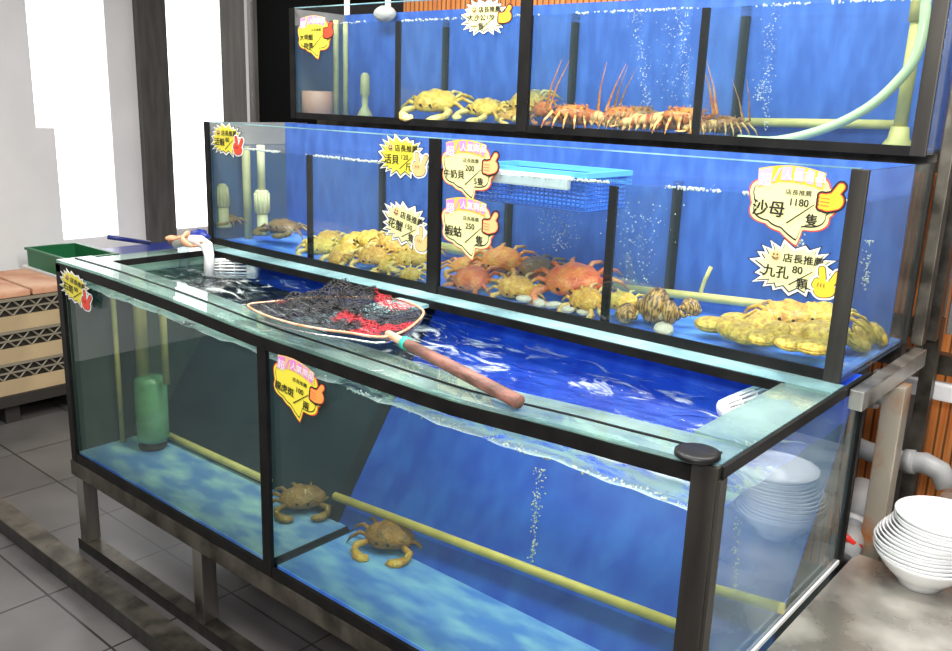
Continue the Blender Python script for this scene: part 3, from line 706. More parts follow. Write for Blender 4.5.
# topmost tank
yq = YB3 - .07
for u, v0, v1, r, lab in ((336, 112, 20, .011, 'left of two yellow-green pipes at the left end of the topmost tank'), (345.5, 112, 22, .010, 'right of two yellow-green pipes at the left end of the topmost tank')):
    p = at_y(u, 60, 1.12); pipe('stand_pipe', [(p.x, p.y, .4985), (p.x, p.y, at_y(u, v1, 1.12).z)], r, M['oldpipe'], lab)
p = at_y(365, 100, 1.16); zq = lambda v: at_y(365, v, 1.16).z
bm = B(); lathe(bm, [(.03, .4985), (.03, .507), (.012, zq(106)), (.014, zq(96)), (.020, zq(94)), (.018, zq(76)), (.010, zq(73)), (.001, zq(72.5))], (p.x, p.y, 0), 18)
solo('pipe_strainer', bm, M['oldpipe'], 'short grey-green strainer on the floor of the topmost tank, left bay', 'strainer', origin=(p.x, p.y, .4985), smooth=True)
p = at_y(318, 100, 1.10); zq = lambda v: at_y(318, v, 1.10).z
bm = B(); lathe(bm, [(.062, .4985), (.066, .503), (.066, zq(92)), (.060, zq(91)), (.058, zq(93)), (.001, zq(94))], (p.x, p.y, 0), 24)
M['pinkpot'] = pbr('dull_pink_plastic', (.50, .27, .20), .5)
solo('round_tub', bm, M['pinkpot'], 'dull pink round tub in the left corner of the topmost tank', 'tub', origin=(p.x, p.y, .4985), smooth=True)
yq = 1.13
T = thing('stand_pipe', 'thick yellow overflow pipe with flared foot at the right end of the topmost tank', 'pipe', (at_y(897, 148, yq).x, yq, .4985))
X0, X1 = at_y(897, 148, yq), at_y(917, -15, yq)
bm = B(); lathe(bm, [(.036, .4985), (.036, .506), (.026, .520), (.022, .548), (.019, .549)], (X0.x, yq, 0), 24); obj('flared_foot', bm, M['yellowpipe'], T, True)
bm = B(); tube(bm, [(X0.x, yq, .550), (X0.x + .004, yq, .80)], .0165, 18); tube(bm, [(X0.x + .004, yq, .801), (X0.x + .004, yq, .95)], .022, 18); obj('riser', bm, M['yellowpipe'], T, True)
ya = YB3 - .025
pipe('air_pipe', [at_y(738, 122, ya), at_y(905, 125, ya)], .013, M['yellowpipe'], 'level yellow pipe behind the curved hose in the topmost tank')
hp = [(926, -14), (924, 25), (915, 58), (897, 82), (873, 104), (846, 120), (818, 131), (792, 138), (768, 141), (738, 139)]
hy = 1.075
P = [at_y(u, v, hy) for u, v in hp]; Q = []
for i in range(len(P) - 1):
    for t in (0, .33, .66):
        p0, p1, p2, p3 = P[max(i - 1, 0)], P[i], P[i + 1], P[min(i + 2, len(P) - 1)]
        Q.append(.5 * ((2 * p1) + (p2 - p0) * t + (2 * p0 - 5 * p1 + 4 * p2 - p3) * t * t + (3 * p1 - p0 - 3 * p2 + p3) * t ** 3))
Q.append(P[-1])
pipe('air_hose', Q, .0125, M['hose'], 'pale green hose curving down to the floor of the topmost tank', 'hose')
# white uprights behind top tank
for u, lab in ((347, 'left of two thin white upright pipes above the topmost tank'), (388, 'right of two thin white upright pipes above the topmost tank')):
    p = at_y(u, 8, YB3 + .05); pipe('white_pipe', [(p.x, p.y, FL if p.x < 0 else .4985), (p.x, p.y, 1.15)], .012, M['foam'], lab)
bm = B(); c = at_y(384, 14, YB3 - .04); blob(bm, (c.x, c.y, c.z), .055, .035, .030, fn=lambda p, a, th: p * (1 + .08 * math.sin(3 * a)))
solo('sponge_filter', bm, pbr('grey_sponge', (.42, .43, .40), .8, bump=.4), 'grey rounded sponge at the water line of the topmost tank', 'sponge', origin=c, smooth=True)

# blue basket floating in the middle tank
a, b = at_y(490, 190, .68), at_y(560, 200, .68)
T = thing('floating_basket', 'blue perforated basket hanging at the water line of the middle tank', 'basket', (1.5, .80, .30))
bx0, bx1, by0, by1, bz0, bz1 = at_y(474, 190, .66).x, at_y(585, 200, .66).x, .66, .86, at_y(520, 204, .66).z, at_y(520, 172, .66).z
bm = B()
def grid_wall(bm, p, du, dv, nu, nv, w):
    for i in range(nu + 1): tube(bm, [p + du * (i / nu), p + du * (i / nu) + dv], w, 4)
    for j in range(nv + 1): tube(bm, [p + dv * (j / nv), p + dv * (j / nv) + du], w, 4)
V = Vector
grid_wall(bm, V((bx0, by0, bz0)), V((bx1 - bx0, 0, 0)), V((0, 0, bz1 - bz0)), 26, 8, .0030)
obj('front_wall', bm, M['basket'], T)
bm = B(); grid_wall(bm, V((bx0, by1, bz0)), V((bx1 - bx0, 0, 0)), V((0, 0, bz1 - bz0)), 26, 8, .0026)
grid_wall(bm, V((bx0, by0, bz0)), V((0, by1 - by0, 0)), V((0, 0, bz1 - bz0)), 14, 8, .0026); grid_wall(bm, V((bx1, by0, bz0)), V((0, by1 - by0, 0)), V((0, 0, bz1 - bz0)), 14, 8, .0026)
obj('rear_walls', bm, M['basket'], T)
bm = B(); box(bm, bx0, bx1, by0 + .004, by1, bz0 - .003, bz0 + .003); obj('base', bm, M['basket'], T)
bm = B(); zr = bz1
box(bm, bx0 - .012, bx1 + .012, by0 - .014, by0 + .006, zr, zr + .014); box(bm, bx0 - .012, bx1 + .012, by1 - .006, by1 + .014, zr, zr + .014)
box(bm, bx0 - .012, bx0 + .008, by0 + .006, by1 - .006, zr, zr + .014); box(bm, bx1 - .008, bx1 + .012, by0 + .006, by1 - .006, zr, zr + .014)
obj('basket_rim', bm, M['cyan'], T)
q0, q1 = at_y(488, 173, .640), at_y(570, 184, .640)
bm = B(); box(bm, q0.x, q1.x, .628, .645, q1.z - .017, q1.z + .020)
solo('foam_strip', bm, M['foam'], 'white foam strip along the front edge of the floating blue basket', 'foam strip', origin=((q0.x + q1.x) / 2, .638, q1.z), bevel=.006)

# ------------------------------------------------------------------ landing net
NZ = .016
T = thing('landing_net', 'landing net with crumpled black and red mesh, lying on the lower tank rim', 'net', (1.3, .2, .01))
hp = [(248, 305), (262, 314), (290, 323), (320, 329), (350, 333), (378, 337), (397, 334), (412, 326), (423, 315), (420, 308), (400, 300), (370, 298), (335, 297), (300, 299), (270, 302)]
base = [at_z(u, v, NZ + .012 + .012 * (i in (8, 9, 10, 11))) for i, (u, v) in enumerate(hp)]
def closed(P, n=6):
    Q = []; L = len(P)
    for i in range(L):
        p0, p1, p2, p3 = P[i - 1], P[i], P[(i + 1) % L], P[(i + 2) % L]
        for k in range(n):
            t = k / n
            Q.append(.5 * ((2 * p1) + (p2 - p0) * t + (2 * p0 - 5 * p1 + 4 * p2 - p3) * t * t + (3 * p1 - p0 - 3 * p2 + p3) * t ** 3))
    return Q
ring = closed(base)
bm = B(); tube(bm, ring + [ring[0]], .0034, 8, cap=False); obj('hoop', bm, M['hoop'], T, True)
bm = B(); r2 = [p + Vector((0, -.006, -.013)) for p in ring[6:56]]; tube(bm, r2, .003, 6); obj('hoop_wire', bm, M['chrome'], T, True)
cen = sum(ring, Vector()) / len(ring)
pk = [(at_z(350, 305, .02), .050, .07), (at_z(392, 300, .02), .080, .06), (at_z(310, 312, .02), .028, .09)]
def netz(p, ph, rho):
    z = 0
    for q, h, w in pk: z += h * math.exp(-((p.x - q.x) ** 2 + (p.y - q.y) ** 2) / (2 * w * w))
    return z + .010 * math.sin(p.x * 48 + ph) * math.sin(p.y * 41 + ph * 2) + .006 * math.sin(p.x * 130 + p.y * 90 + ph * 3)
for ph, sc in ((0, 1.0), (1.7, .55)):
    bm = B(); rows = []; nr = 22
    for j in range(nr + 1):
        rho = 1 - j / nr * .985
        row = []
        for i in range(0, len(ring)):
            p = cen.lerp(ring[i], rho); p.z += netz(p, ph, rho) * sc * min(1, (1 - rho) * 3.2)
            p.x += .006 * math.sin(i * 1.3 + j + ph); p.y += .006 * math.cos(i * .9 + j * 1.7 + ph)
            row.append(bm.verts.new(p))
        rows.append(row)
    for a_, b_ in zip(rows, rows[1:]):
        for i in range(len(ring)): bm.faces.new((a_[i], a_[(i + 1) % len(ring)], b_[(i + 1) % len(ring)], b_[i]))
    bmesh.ops.wireframe(bm, faces=bm.faces[:], thickness=.0040, use_even_offset=False, use_replace=True, use_boundary=True)
    obj('netting', bm, M['netblack'], T)
ha, hb = at_z(388, 334, .030), at_z(519, 402, .006)
bm = B(); h0 = ha.lerp(hb, .14); tube(bm, [h0, ha.lerp(hb, .5), hb], [.0125, .0145, .0150], 16); obj('handle', bm, M['wood'], T, True)
bm = B(); tube(bm, [ha, h0 - (hb - ha) * .005], .010, 12); obj('ferrule', bm, M['hoop'], T, True)
bm = B(); tube(bm, [ha.lerp(hb, .145), ha.lerp(hb, .175)], .0155, 16); obj('tape', bm, M['tape'], T, True)
nest(T, [('tape', 'handle'), ('ferrule', 'handle'), ('hoop_wire', 'hoop')])

# ------------------------------------------------------------------ sea creatures
def crab_proto(name, body, belly, eye):
    """shell 1 wide across x, facing -y, resting on z = 0"""
    T = thing(name, 'x', 'crab'); T['proto'] = 1
    def fn(p, a, th):
        k = 1 - .18 * max(0, math.sin(a)); p = Vector((p.x * k, p.y, p.z * (1.0 if p.z > 0 else .55)))
        if math.sin(a) < -.05 and abs(th) < .4: p.y *= 1 + .07 * math.sin(a * 26)
        p.z += .03 * math.sin(p.x * 17) * math.cos(p.y * 15) if p.z > 0 else 0
        return p
    bm = B(); blob(bm, (0, 0, .20), .5, .36, .24, 30, 12, fn); obj('shell', bm, body, T, True)
    for s in (-1, 1):
        bm = B(); tube(bm, [(s * .10, -.33, .24), (s * .11, -.37, .30)], .015, 6); blob(bm, (s * .11, -.375, .31), .028, .028, .03, 8, 6); obj('eye', bm, eye, T, True)
        bm = B(); tube(bm, [(s * .34, -.22, .18), (s * .52, -.36, .18), (s * .50, -.52, .16)], [.055, .075, .07], 10)
        tube(bm, [(s * .50, -.50, .16), (s * .40, -.60, .15), (s * .28, -.66, .15), (s * .16, -.66, .15)], [.07, .105, .085, .015], 10, flat=.75)
        tube(bm, [(s * .33, -.58, .15), (s * .24, -.57, .15), (s * .17, -.63, .15)], [.04, .04, .012], 8)
        obj('claw', bm, belly, T, True)
        for k in range(4):
            an = math.radians(-18 + 30 * k); dx, dy = math.cos(an) * s, math.sin(an)
            bm = B(); tube(bm, [(.36 * dx, .26 * dy, .17), (.58 * dx, .42 * dy + .02, .26), (.76 * dx, .60 * dy + .03, .15), (.86 * dx, .70 * dy + .03, .01)], [.045, .042, .032, .008], 8)
            obj('leg', bm, body if k < 3 else belly, T, True)
    return nest(T, [('eye', 'shell')])
def shellmat(name, a, b, scale=5, rough=.35): return pbr(name, a, rough, col2=b, scale=scale, bump=.6, bscale=22, coat=.2, detail=7)
EYE = M['black']
CR = dict(
    yellow=crab_proto('crab', shellmat('yellow_crab_shell', (.66, .30, .02), (.92, .68, .10), 9), shellmat('pale_yellow_claw', (.92, .74, .26), (.80, .50, .10)), EYE),
    amber=crab_proto('crab', shellmat('amber_crab_shell', (.55, .20, .02), (.88, .54, .07), 9), shellmat('cream_claw', (.92, .74, .26), (.72, .30, .05)), EYE),
    orange=crab_proto('crab', shellmat('orange_crab_shell', (.78, .17, .015), (.88, .42, .05)), shellmat('orange_claw', (.88, .52, .12), (.80, .28, .04)), EYE),
    red=crab_proto('crab', shellmat('red_orange_crab_shell', (.70, .085, .02), (.84, .28, .05)), shellmat('pink_claw', (.85, .34, .13), (.70, .16, .05)), EYE),
    brown=crab_proto('crab', shellmat('brown_crab_shell', (.15, .085, .03), (.26, .15, .05)), shellmat('olive_claw', (.25, .17, .05), (.18, .11, .03)), EYE),
    mud=crab_proto('crab', shellmat('mud_crab_shell', (.36, .17, .025), (.16, .09, .02)), shellmat('mud_crab_claw', (.58, .42, .09), (.46, .20, .03)), EYE),
)
used = set()
def place(proto, P, w, label, cat, rot=(0, 0, 0), group=None, name=None):
    if proto not in used: o = proto; used.add(proto); o.pop('proto', None)
    else: o = copy_tree(proto)
    o.location = P; o.scale = (w, w, w); o.rotation_euler = tuple(math.radians(a) for a in rot)
    if 'group' in o: del o['group']
    return tag(o, label, cat, group)
def crab(col, u, v, y, px, label, rot=(0, 0, 0), zmin=None):
    """(u, v): where the crab's shell centre shows; y: depth; px: shell width seen"""
    P = at_y(u, v, y); w = px * m_per_px(P); z = P.z - .2 * w
    if zmin is not None: z = max(z, zmin + .01 * w)
    return place(CR[col], Vector((P.x, P.y, z)), w, label, 'crab', rot)
Z3, Z2 = .4985, .0185
# topmost tank
crab('yellow', 438, 108, 1.14, 50, 'large yellow crab left of the others in the topmost tank', (24, 0, 10), Z3 + .03)
crab('yellow', 487, 114, 1.15, 42, 'yellow crab beside the large one, second from left in the topmost tank', (18, 5, -18), Z3 + .02)
crab('amber', 516, 116, 1.12, 26, 'mottled amber crab just left of the topmost tank middle post', (20, 0, 30), Z3 + .01)
crab('yellow', 530, 102, 1.20, 44, 'yellow crab partly behind the topmost tank middle post', (30, 0, -15), Z3 + .05)
crab('red', 545, 106, 1.11, 22, 'red-orange crab standing on edge right of the topmost tank middle post', (75, 0, 10), Z3 + .03)

def lobster_proto(body, band, legm):
    T = thing('spiny_lobster', 'x', 'lobster')
    bm = B()
    tube(bm, [(-.02, 0, .115), (.08, 0, .135), (.2, 0, .135), (.30, 0, .12), (.36, 0, .105)], [.085, .105, .105, .085, .04], 16, flat=.95)
    random.seed(3)
    for k in range(46):
        a = random.uniform(-.2, PI + .2); x = random.uniform(0, .33); r = .098 - max(0, x - .22) * .25
        tube(bm, [(x, r * math.cos(a), .13 + r * math.sin(a)), (x + .02, (r + .028) * math.cos(a), .13 + (r + .028) * math.sin(a))], [.010, .001], 5)
    obj('carapace', bm, body, T, True)
    bm = B(); x = -.02; z = .115
    for k in range(6):
        r = .088 - k * .006; L = .066
        tube(bm, [(x, 0, z), (x - .008, 0, z + .004), (x - L * .7, 0, z), (x - L, 0, z - .012)], [r * .90, r * 1.06, r * 1.0, r * .84], 16, flat=.82)
        for s in (-1, 1): tube(bm, [(x - L * .4, s * r * .8, z - .03), (x - L * .7, s * r * 1.05, z - .075)], [.02, .003], 6)
        x -= L; z -= .008
    obj('tail', bm, band, T, True)
    bm = B()
    for a in (-40, -20, 0, 20, 40):
        d = Vector((-math.cos(math.radians(a)), math.sin(math.radians(a)), -.15)); p = Vector((x + .01, 0, z - .005))
        tube(bm, [p, p + d * .06, p + d * .11, p + d * .125], [.012, .030, .034, .012], 10, flat=.22)
    obj('tail_fan', bm, legm, T, True)
    for s in (-1, 1):
        for k in range(5):
            x0 = .03 + k * .062; ang = -.6 + k * .36
            bm = B(); tube(bm, [(x0, s * .08, .09), (x0 + .05 * ang, s * .18, .16), (x0 + .11 * ang, s * .26, .08), (x0 + .14 * ang, s * .29, .004)], [.017, .016, .012, .004], 7)
            obj('leg', bm, legm, T, True)
        bm = B(); tube(bm, [(.34, s * .04, .14), (.42, s * .06, .19), (.36, s * .10, .42), (.26, s * .14, .66)], [.022, .018, .008, .002], 7)
        obj('antenna', bm, body, T, True)
        bm = B(); blob(bm, (.345, s * .035, .165), .016, .016, .018, 8, 6); obj('eye', bm, EYE, T, True)
    return nest(T, [('eye', 'carapace'), ('antenna', 'carapace'), ('tail_fan', 'tail')])
L1 = lobster_proto(shellmat('orange_lobster_shell', (.62, .10, .012), (.80, .32, .04), 16), pbr('banded_lobster_tail', (.52, .09, .012), .4, col2=(.88, .58, .20), scale=9, stretch=(3, .6, .6), bump=.2, bscale=30, lo=.42, hi=.58), shellmat('cream_lobster_leg', (.80, .46, .12), (.50, .11, .02), 22))
L2 = lobster_proto(shellmat('brown_lobster_shell', (.20, .07, .015), (.45, .20, .03), 16), pbr('brown_lobster_tail', (.30, .11, .03), .4, col2=(.66, .42, .14), scale=9, stretch=(3, .6, .6), bump=.2, bscale=30, lo=.42, hi=.58), shellmat('tan_lobster_leg', (.62, .42, .14), (.40, .18, .05), 18))
def lob(pr, u, v, y, px, label, rot=(0, 0, 0), dz=0):
    P = at_y(u, v, y); w = px * m_per_px(P) / .66
    return place(pr, Vector((P.x, P.y, Z3 + dz)), w, label, 'lobster', rot)
lob(L1, 588, 112, 1.10, 66, 'orange spiny lobster with pale banded tail, leftmost in the topmost tank', (0, 0, 200), .002)
lob(L1, 632, 112, 1.15, 66, 'orange spiny lobster second from left, antennae raised, in the topmost tank', (0, 0, 168), .002)
lob(L1, 668, 112, 1.09, 74, 'orange-brown spiny lobster left of the thin divider in the topmost tank', (0, 0, 15), .002)
lob(L2, 652, 110, 1.19, 60, 'brown spiny lobster lying behind the orange ones in the topmost tank', (0, 0, 190), .012)
lob(L2, 716, 122, 1.12, 56, 'brown hairy-legged spiny lobster right of the thin divider in the topmost tank', (0, 0, 60), .002)

# middle tank, bay left of the middle post: heap of yellow crabs
def heap(specs, region):
    for col, u, v, y, px, rot, lab in specs: crab(col, u, v, y, px, lab, rot, Z2)
heap([
    ('yellow', 322, 250, .76, 34, (20, 0, 20), 'yellow crab at the left end of the heap in the middle tank'),
    ('amber', 330, 240, .84, 36, (10, 10, -30), 'amber crab at the upper left of the yellow heap, against the back'),
    ('yellow', 347, 252, .72, 36, (25, 0, -10), 'bright yellow crab in front of the heap, left of its middle'),
    ('yellow', 358, 241, .82, 38, (15, -10, 25), 'yellow crab lying high in the left half of the heap'),
    ('amber', 375, 255, .70, 34, (30, 0, 15), 'amber crab in the front middle of the yellow heap'),
    ('yellow', 372, 240, .80, 40, (15, 0, -20), 'yellow crab on the ridge in the middle of the heap'),
    ('amber', 395, 244, .78, 38, (20, 15, 5), 'amber crab below the lower burst sign left of the middle post'),
    ('yellow', 392, 264, .69, 30, (35, 0, -15), 'small yellow crab at the front of the heap, right of its middle'),
    ('yellow', 412, 258, .72, 34, (20, 0, 30), 'yellow crab beside the middle post, front of the heap'),
    ('amber', 420, 250, .82, 38, (10, 0, -25), 'amber crab tucked against the middle post at the back of the heap'),
    ('yellow', 412, 273, .67, 24, (40, 0, 10), 'small pale crab lowest in the heap near the middle post'),
    ('amber', 340, 262, .68, 26, (40, 0, -25), 'small amber crab lowest at the left front of the heap'),
    ('brown', 284, 228, .76, 38, (5, 0, 10), 'dim brown crab right of the tall strainer, left bay of the middle tank'),
    ('brown', 230, 220, .70, 24, (5, 0, -10), 'dim brown crab behind the short strainer, left bay of the middle tank'),
], 'left')
# bay right of the middle post: orange crabs
heap([
    ('orange', 504, 258, .84, 46, (30, 0, 10), 'tall orange crab topmost of the pile right of the middle post'),
    ('red', 476, 280, .72, 48, (30, 0, -12), 'red-orange crab low at the left of the pile, front glass'),
    ('orange', 470, 266, .82, 40, (15, 0, 30), 'orange crab behind the red-orange one, near the yellow pipe'),
    ('brown', 540, 268, .84, 46, (25, 0, -10), 'brown crab in the centre back of the pile right of the middle post'),
    ('red', 576, 278, .80, 62, (30, 0, 12), 'large red-orange crab at the right of the pile'),
    ('amber', 518, 285, .71, 40, (35, 0, 18), 'amber crab between the red-orange crabs at the front'),
    ('amber', 590, 298, .70, 42, (35, 0, -14), 'amber crab against the thin divider, front right of the pile'),
    ('yellow', 622, 300, .72, 36, (25, 0, 20), 'yellow crab just right of the thin divider in the middle tank'),
], 'mid')
def clam_proto(mat):
    T = thing('clam', 'x', 'clam')
    for s, nm in ((1, 'upper_valve'), (-1, 'lower_valve')):
        def fn(p, a, th):
            r = 1 + .02 * math.sin(22 * (p.x * p.x + (p.y + .4) ** 2) ** .5 * 3)
            return Vector((p.x * r, p.y * r * (1 - .15 * p.x), max(0, p.z) * s * r))
        bm = B(); blob(bm, (0, 0, .2 + .004 * s), .5, .38, .20, 22, 14, fn); obj(nm, bm, mat, T, True)
    return T
def conch_proto(m1, m2):
    T = thing('sea_snail', 'x', 'sea snail')
    bm = B(); pts = []; rs = []
    for i in range(90):
        t = i / 89; a = t * 2 * PI * 3.6; r = .02 + .20 * t ** 1.5
        pts.append((-.42 + .62 * t ** .8, r * math.cos(a), .24 + r * math.sin(a) * .8)); rs.append(.02 + .20 * t ** 1.4)
    tube(bm, pts, rs, 12); obj('spiral_shell', bm, m1, T, True)
    bm = B(); blob(bm, (.30, -.14, .16), .22, .12, .13, 14, 8); obj('opening_lip', bm, m2, T, True)
    return T
CL = clam_proto(shellmat('white_clam_shell', (.86, .80, .64), (.70, .60, .40), 10))
CY = clam_proto(shellmat('yellow_clam_shell', (.90, .64, .10), (.50, .24, .03), 8))
SN = conch_proto(pbr('striped_snail_shell', (.10, .045, .015), .35, col2=(.62, .34, .08), scale=8, stretch=(3, 1, 1), lo=.42, hi=.58, bump=.2), shellmat('cream_snail_lip', (.80, .70, .42), (.7, .5, .25)))
def shell(pr, cat, u, v, y, px, label, rot):
    P = at_y(u, v, y); w = px * m_per_px(P); P.z = max(Z2 + .005, P.z - .2 * w)
    return place(pr, P, w, label, cat, rot)
for u, v, y, px, rot, lab in [
    (524, 300, .66, 17, (10, 0, 20), 'white clam at the left of the row in front of the orange crabs'),
    (540, 304, .655, 16, (15, 10, -30), 'white clam second from left in front of the orange crabs'),
    (554, 307, .66, 18, (5, -10, 10), 'white clam in the middle of the row in front of the orange crabs'),
    (569, 311, .655, 17, (20, 0, -20), 'white clam second from right in front of the orange crabs'),
    (584, 314, .66, 16, (10, 0, 40), 'white clam next to the thin divider, front glass of the middle tank'),
    (665, 329, .655, 24, (25, 10, -25), 'single white ribbed clam below the striped snails, right bay of the middle tank')]:
    shell(CL, 'clam', u, v, y, px, lab, rot)
for u, v, y, px, rot, lab in [
    (648, 308, .72, 58, (0, 0, 10), 'large brown striped sea snail at the left of the right bay'),
    (628, 317, .67, 34, (0, 0, 150), 'small dark sea snail beside the thin divider at the front glass'),
    (674, 316, .68, 40, (10, 0, 200), 'brown sea snail right above the single white clam'),
    (686, 309, .76, 30, (0, 0, 60), 'olive sea snail at the back by the pipe nozzle')]:
    shell(SN, 'sea snail', u, v, y, px, lab, rot)
# heap of yellow abalone / clams on the right
for u, v, y, px, rot, lab in [
    (712, 324, .72, 36, (10, 0, 30), 'yellow shell at the left end of the yellow shellfish row'),
    (731, 325, .70, 39, (40, 0, 60), 'yellow shell standing on edge, second in the yellow shellfish row'),
    (745, 332, .67, 39, (20, 10, -20), 'yellow shell left of the big yellow heap, at the front glass'),
    (738, 320, .80, 36, (0, 0, 20), 'yellow shell behind the row, just below the long pipe'),
    (764, 337, .65, 34, (15, 0, 15), 'yellow shell lowest at the left of the big yellow heap'),
    (763, 321, .74, 39, (20, -15, 80), 'yellow shell on the left flank of the big yellow heap'),
    (779, 330, .68, 36, (30, 0, -35), 'yellow shell in the front left of the big yellow heap'),
    (790, 342, .645, 34, (15, 5, 25), 'yellow shell lowest in the middle of the big yellow heap'),
    (800, 332, .70, 39, (35, 0, 10), 'yellow shell in the middle of the big yellow heap'),
    (815, 346, .645, 39, (10, 0, -15), 'pale yellow shell lowest beside the right corner post'),
    (820, 330, .70, 41, (30, 0, 45), 'yellow shell on the right flank of the big yellow heap')]:
    shell(CY, 'shellfish', u, v, y, px, lab, rot)
for u, v, y, px, rot, lab in [
    (853, 341, .84, 36, (20, 20, 60), 'yellow shell lowest behind the right corner post, seen through the end glass'),
    (858, 328, .90, 39, (60, 10, 80), 'large yellow shell on edge behind the right corner post, seen through the end glass'),
    (872, 331, .945, 36, (50, 20, 100), 'yellow shell farthest right in the middle tank, against the end glass')]:
    shell(CY, 'shellfish', u, v, y, px, lab, rot)
crab('amber', 792, 315, .80, 60, 'brown-shaded amber crab on top of the big yellow heap', (15, 0, 10), Z2)
crab('yellow', 824, 316, .82, 54, 'yellow crab at the top right of the big yellow heap, by the corner post', (15, 0, -20), Z2)
# lower tank
P = at_z(388, 548, -.667); crab('mud', 391, 534, P.y + .015, 54, 'mud crab resting on the floor of the lower tank under the yellow pipe', (14, 0, 24), -.667)
P = at_z(300, 508, -.667); crab('brown', 303, 497, P.y + .01, 48, 'dim brown crab near the front mullion of the lower tank', (10, 0, 50), -.667)
for p in list(CR.values()) + [L1, L2, CL, CY, SN]:
    if p not in used: print('unused proto', p.name)

# ------------------------------------------------------------------ bubbles
def bubbles(name, pts, label, mat=None):
    bm = B()
    for p, r in pts: bmesh.ops.create_icosphere(bm, subdivisions=1, radius=r, matrix=Matrix.Translation(p))
    return stuff(name, bm, mat or M['bubble'], label, 'bubbles', True)
random.seed(11)
def column(u0, v0, u1, v1, y, n, spread, rr):
    out = []
    for i in range(n):
        t = random.random(); p = at_y(u0 + (u1 - u0) * t, v0 + (v1 - v0) * t, y)
        out.append((p + Vector((random.gauss(0, spread * (.3 + t)), random.gauss(0, spread), 0)), random.uniform(.5, 1.3) * rr))
    return out
q = on_slant(532, 562, .04)
bubbles('air_bubbles', column(532, 564, 540, 468, q.y, 150, .006, .0022), 'yellowish column of air bubbles rising from the long pipe in the lower tank')
bubbles('air_bubbles', column(735, 592, 738, 515, on_slant(735, 595, .04).y, 60, .004, .002), 'thin bubble column behind the right end glass of the lower tank')
bubbles('air_bubbles', column(650, 118, 635, 12, 1.2, 160, .012, .0016) + column(690, 118, 680, 12, 1.2, 160, .010, .0016) + column(672, 118, 672, 12, 1.22, 80, .03, .0015), 'falling streaks of fine bubbles in the right half of the topmost tank', M['bubble'])
bubbles('air_bubbles', column(765, 130, 772, 14, 1.2, 160, .010, .0016) + column(758, 100, 765, 80, 1.15, 60, .012, .0018), 'fine bubble streaks right of the thin divider in the topmost tank')
bubbles('air_bubbles', column(560, 250, 560, 205, .78, 160, .03, .0018) + column(640, 280, 640, 200, .80, 160, .05, .0017), 'fine bubbles below the floating basket in the middle tank')
bubbles('air_bubbles', column(800, 222, 796, 262, .72, 40, .008, .003) + column(865, 290, 868, 240, .74, 50, .006, .0024), 'bubble clusters near the right end of the middle tank')
# foam along the waterline of the lower tank
random.seed(5); pts = []
for i in range(260):
    x = random.choice([random.uniform(.2, 2.38), random.uniform(1.5, 2.38)]); d = abs(random.gauss(0, .012)) + .016
    pts.append((Vector((x, d, lin(WZ, x) + random.uniform(-.003, .004))), random.uniform(.0015, .004)))
for i in range(60): pts.append((Vector((2.39 - abs(random.gauss(0, .01)), random.uniform(.02, .3), -.097 + random.uniform(-.003, .003))), random.uniform(.002, .005)))
for nm, yy, zf_, n_, lab in (('water_foam', Y2 + .0165, lambda x: .378 + .018 * max(0, x - 1.2) / 1.2, 1200, 'thin white foam line along the front glass at the water line of the middle tank'), ('water_foam', Y3 + .0165, lambda x: .843, 500, 'thin white foam line along the front glass at the water line of the topmost tank')):
    pp_ = []
    for i in range(n_):
        x = random.uniform(.03, 2.38)
        if nm and any(abs(x - d) < .02 for d in (.585, 1.183, 1.785)): continue
        if math.sin(x * 9) + math.sin(x * 23) < -.7: continue
        pp_.append((Vector((x, yy + abs(random.gauss(0, .008)), zf_(x) + random.uniform(-.002, .004))), random.uniform(.0014, .0040)))
    bubbles(nm, pp_, lab)
bubbles('water_foam', pts, 'white foam bubbles along the front glass at the water line of the lower tank')

# ------------------------------------------------------------------ price signs
TXT = bpy.data.curves.new('lettering_source', 'FONT'); TXT.resolution_u = 3
TXO = bpy.data.objects.new('lettering_source', TXT); COL.objects.link(TXO)
def text_into(bm, s, x, z, size, y, italic=0, bold=0, sx=1.0):
    TXT.body = s; TXT.align_x = 'LEFT'; TXT.shear = italic; TXT.offset = 0
    bpy.context.view_layer.update(); dg = bpy.context.evaluated_depsgraph_get()
    me = bpy.data.meshes.new_from_object(TXO.evaluated_get(dg))
    shifts = [(0, 0)] if not bold else [(-bold / 2, 0), (bold / 2, bold / 3), (bold / 2, -bold / 3)]
    for q, (dx, dz) in enumerate(shifts):
        vs = [bm.verts.new((x + (v.co.x + dx) * size * sx, y - q * .00006, z + (v.co.y + dz) * size)) for v in me.vertices]
        for p in me.polygons:
            try: bm.faces.new([vs[i] for i in p.vertices])
            except ValueError: pass
    bpy.data.meshes.remove(me)
CAPN = [0]
def capsule(bm, p0, p1, r, y0, y1, n=9):
    CAPN[0] = (CAPN[0] + 1) % 9; y1 -= .00007 * CAPN[0]
    a = Vector((p0[0], p0[1])); b = Vector((p1[0], p1[1])); d = b - a
    ang = math.atan2(d.y, d.x); pts = []
    for k in range(n): t = ang + PI / 2 + PI * k / (n - 1); pts.append((a.x + r * math.cos(t), a.y + r * math.sin(t)))
    if (b - a).length < 1e-4: n = n
    for k in range(n): t = ang - PI / 2 + PI * k / (n - 1); pts.append((b.x + r * math.cos(t), b.y + r * math.sin(t)))
    poly(bm, pts, y0, y1, ((a.x + b.x) / 2, (a.y + b.y) / 2))
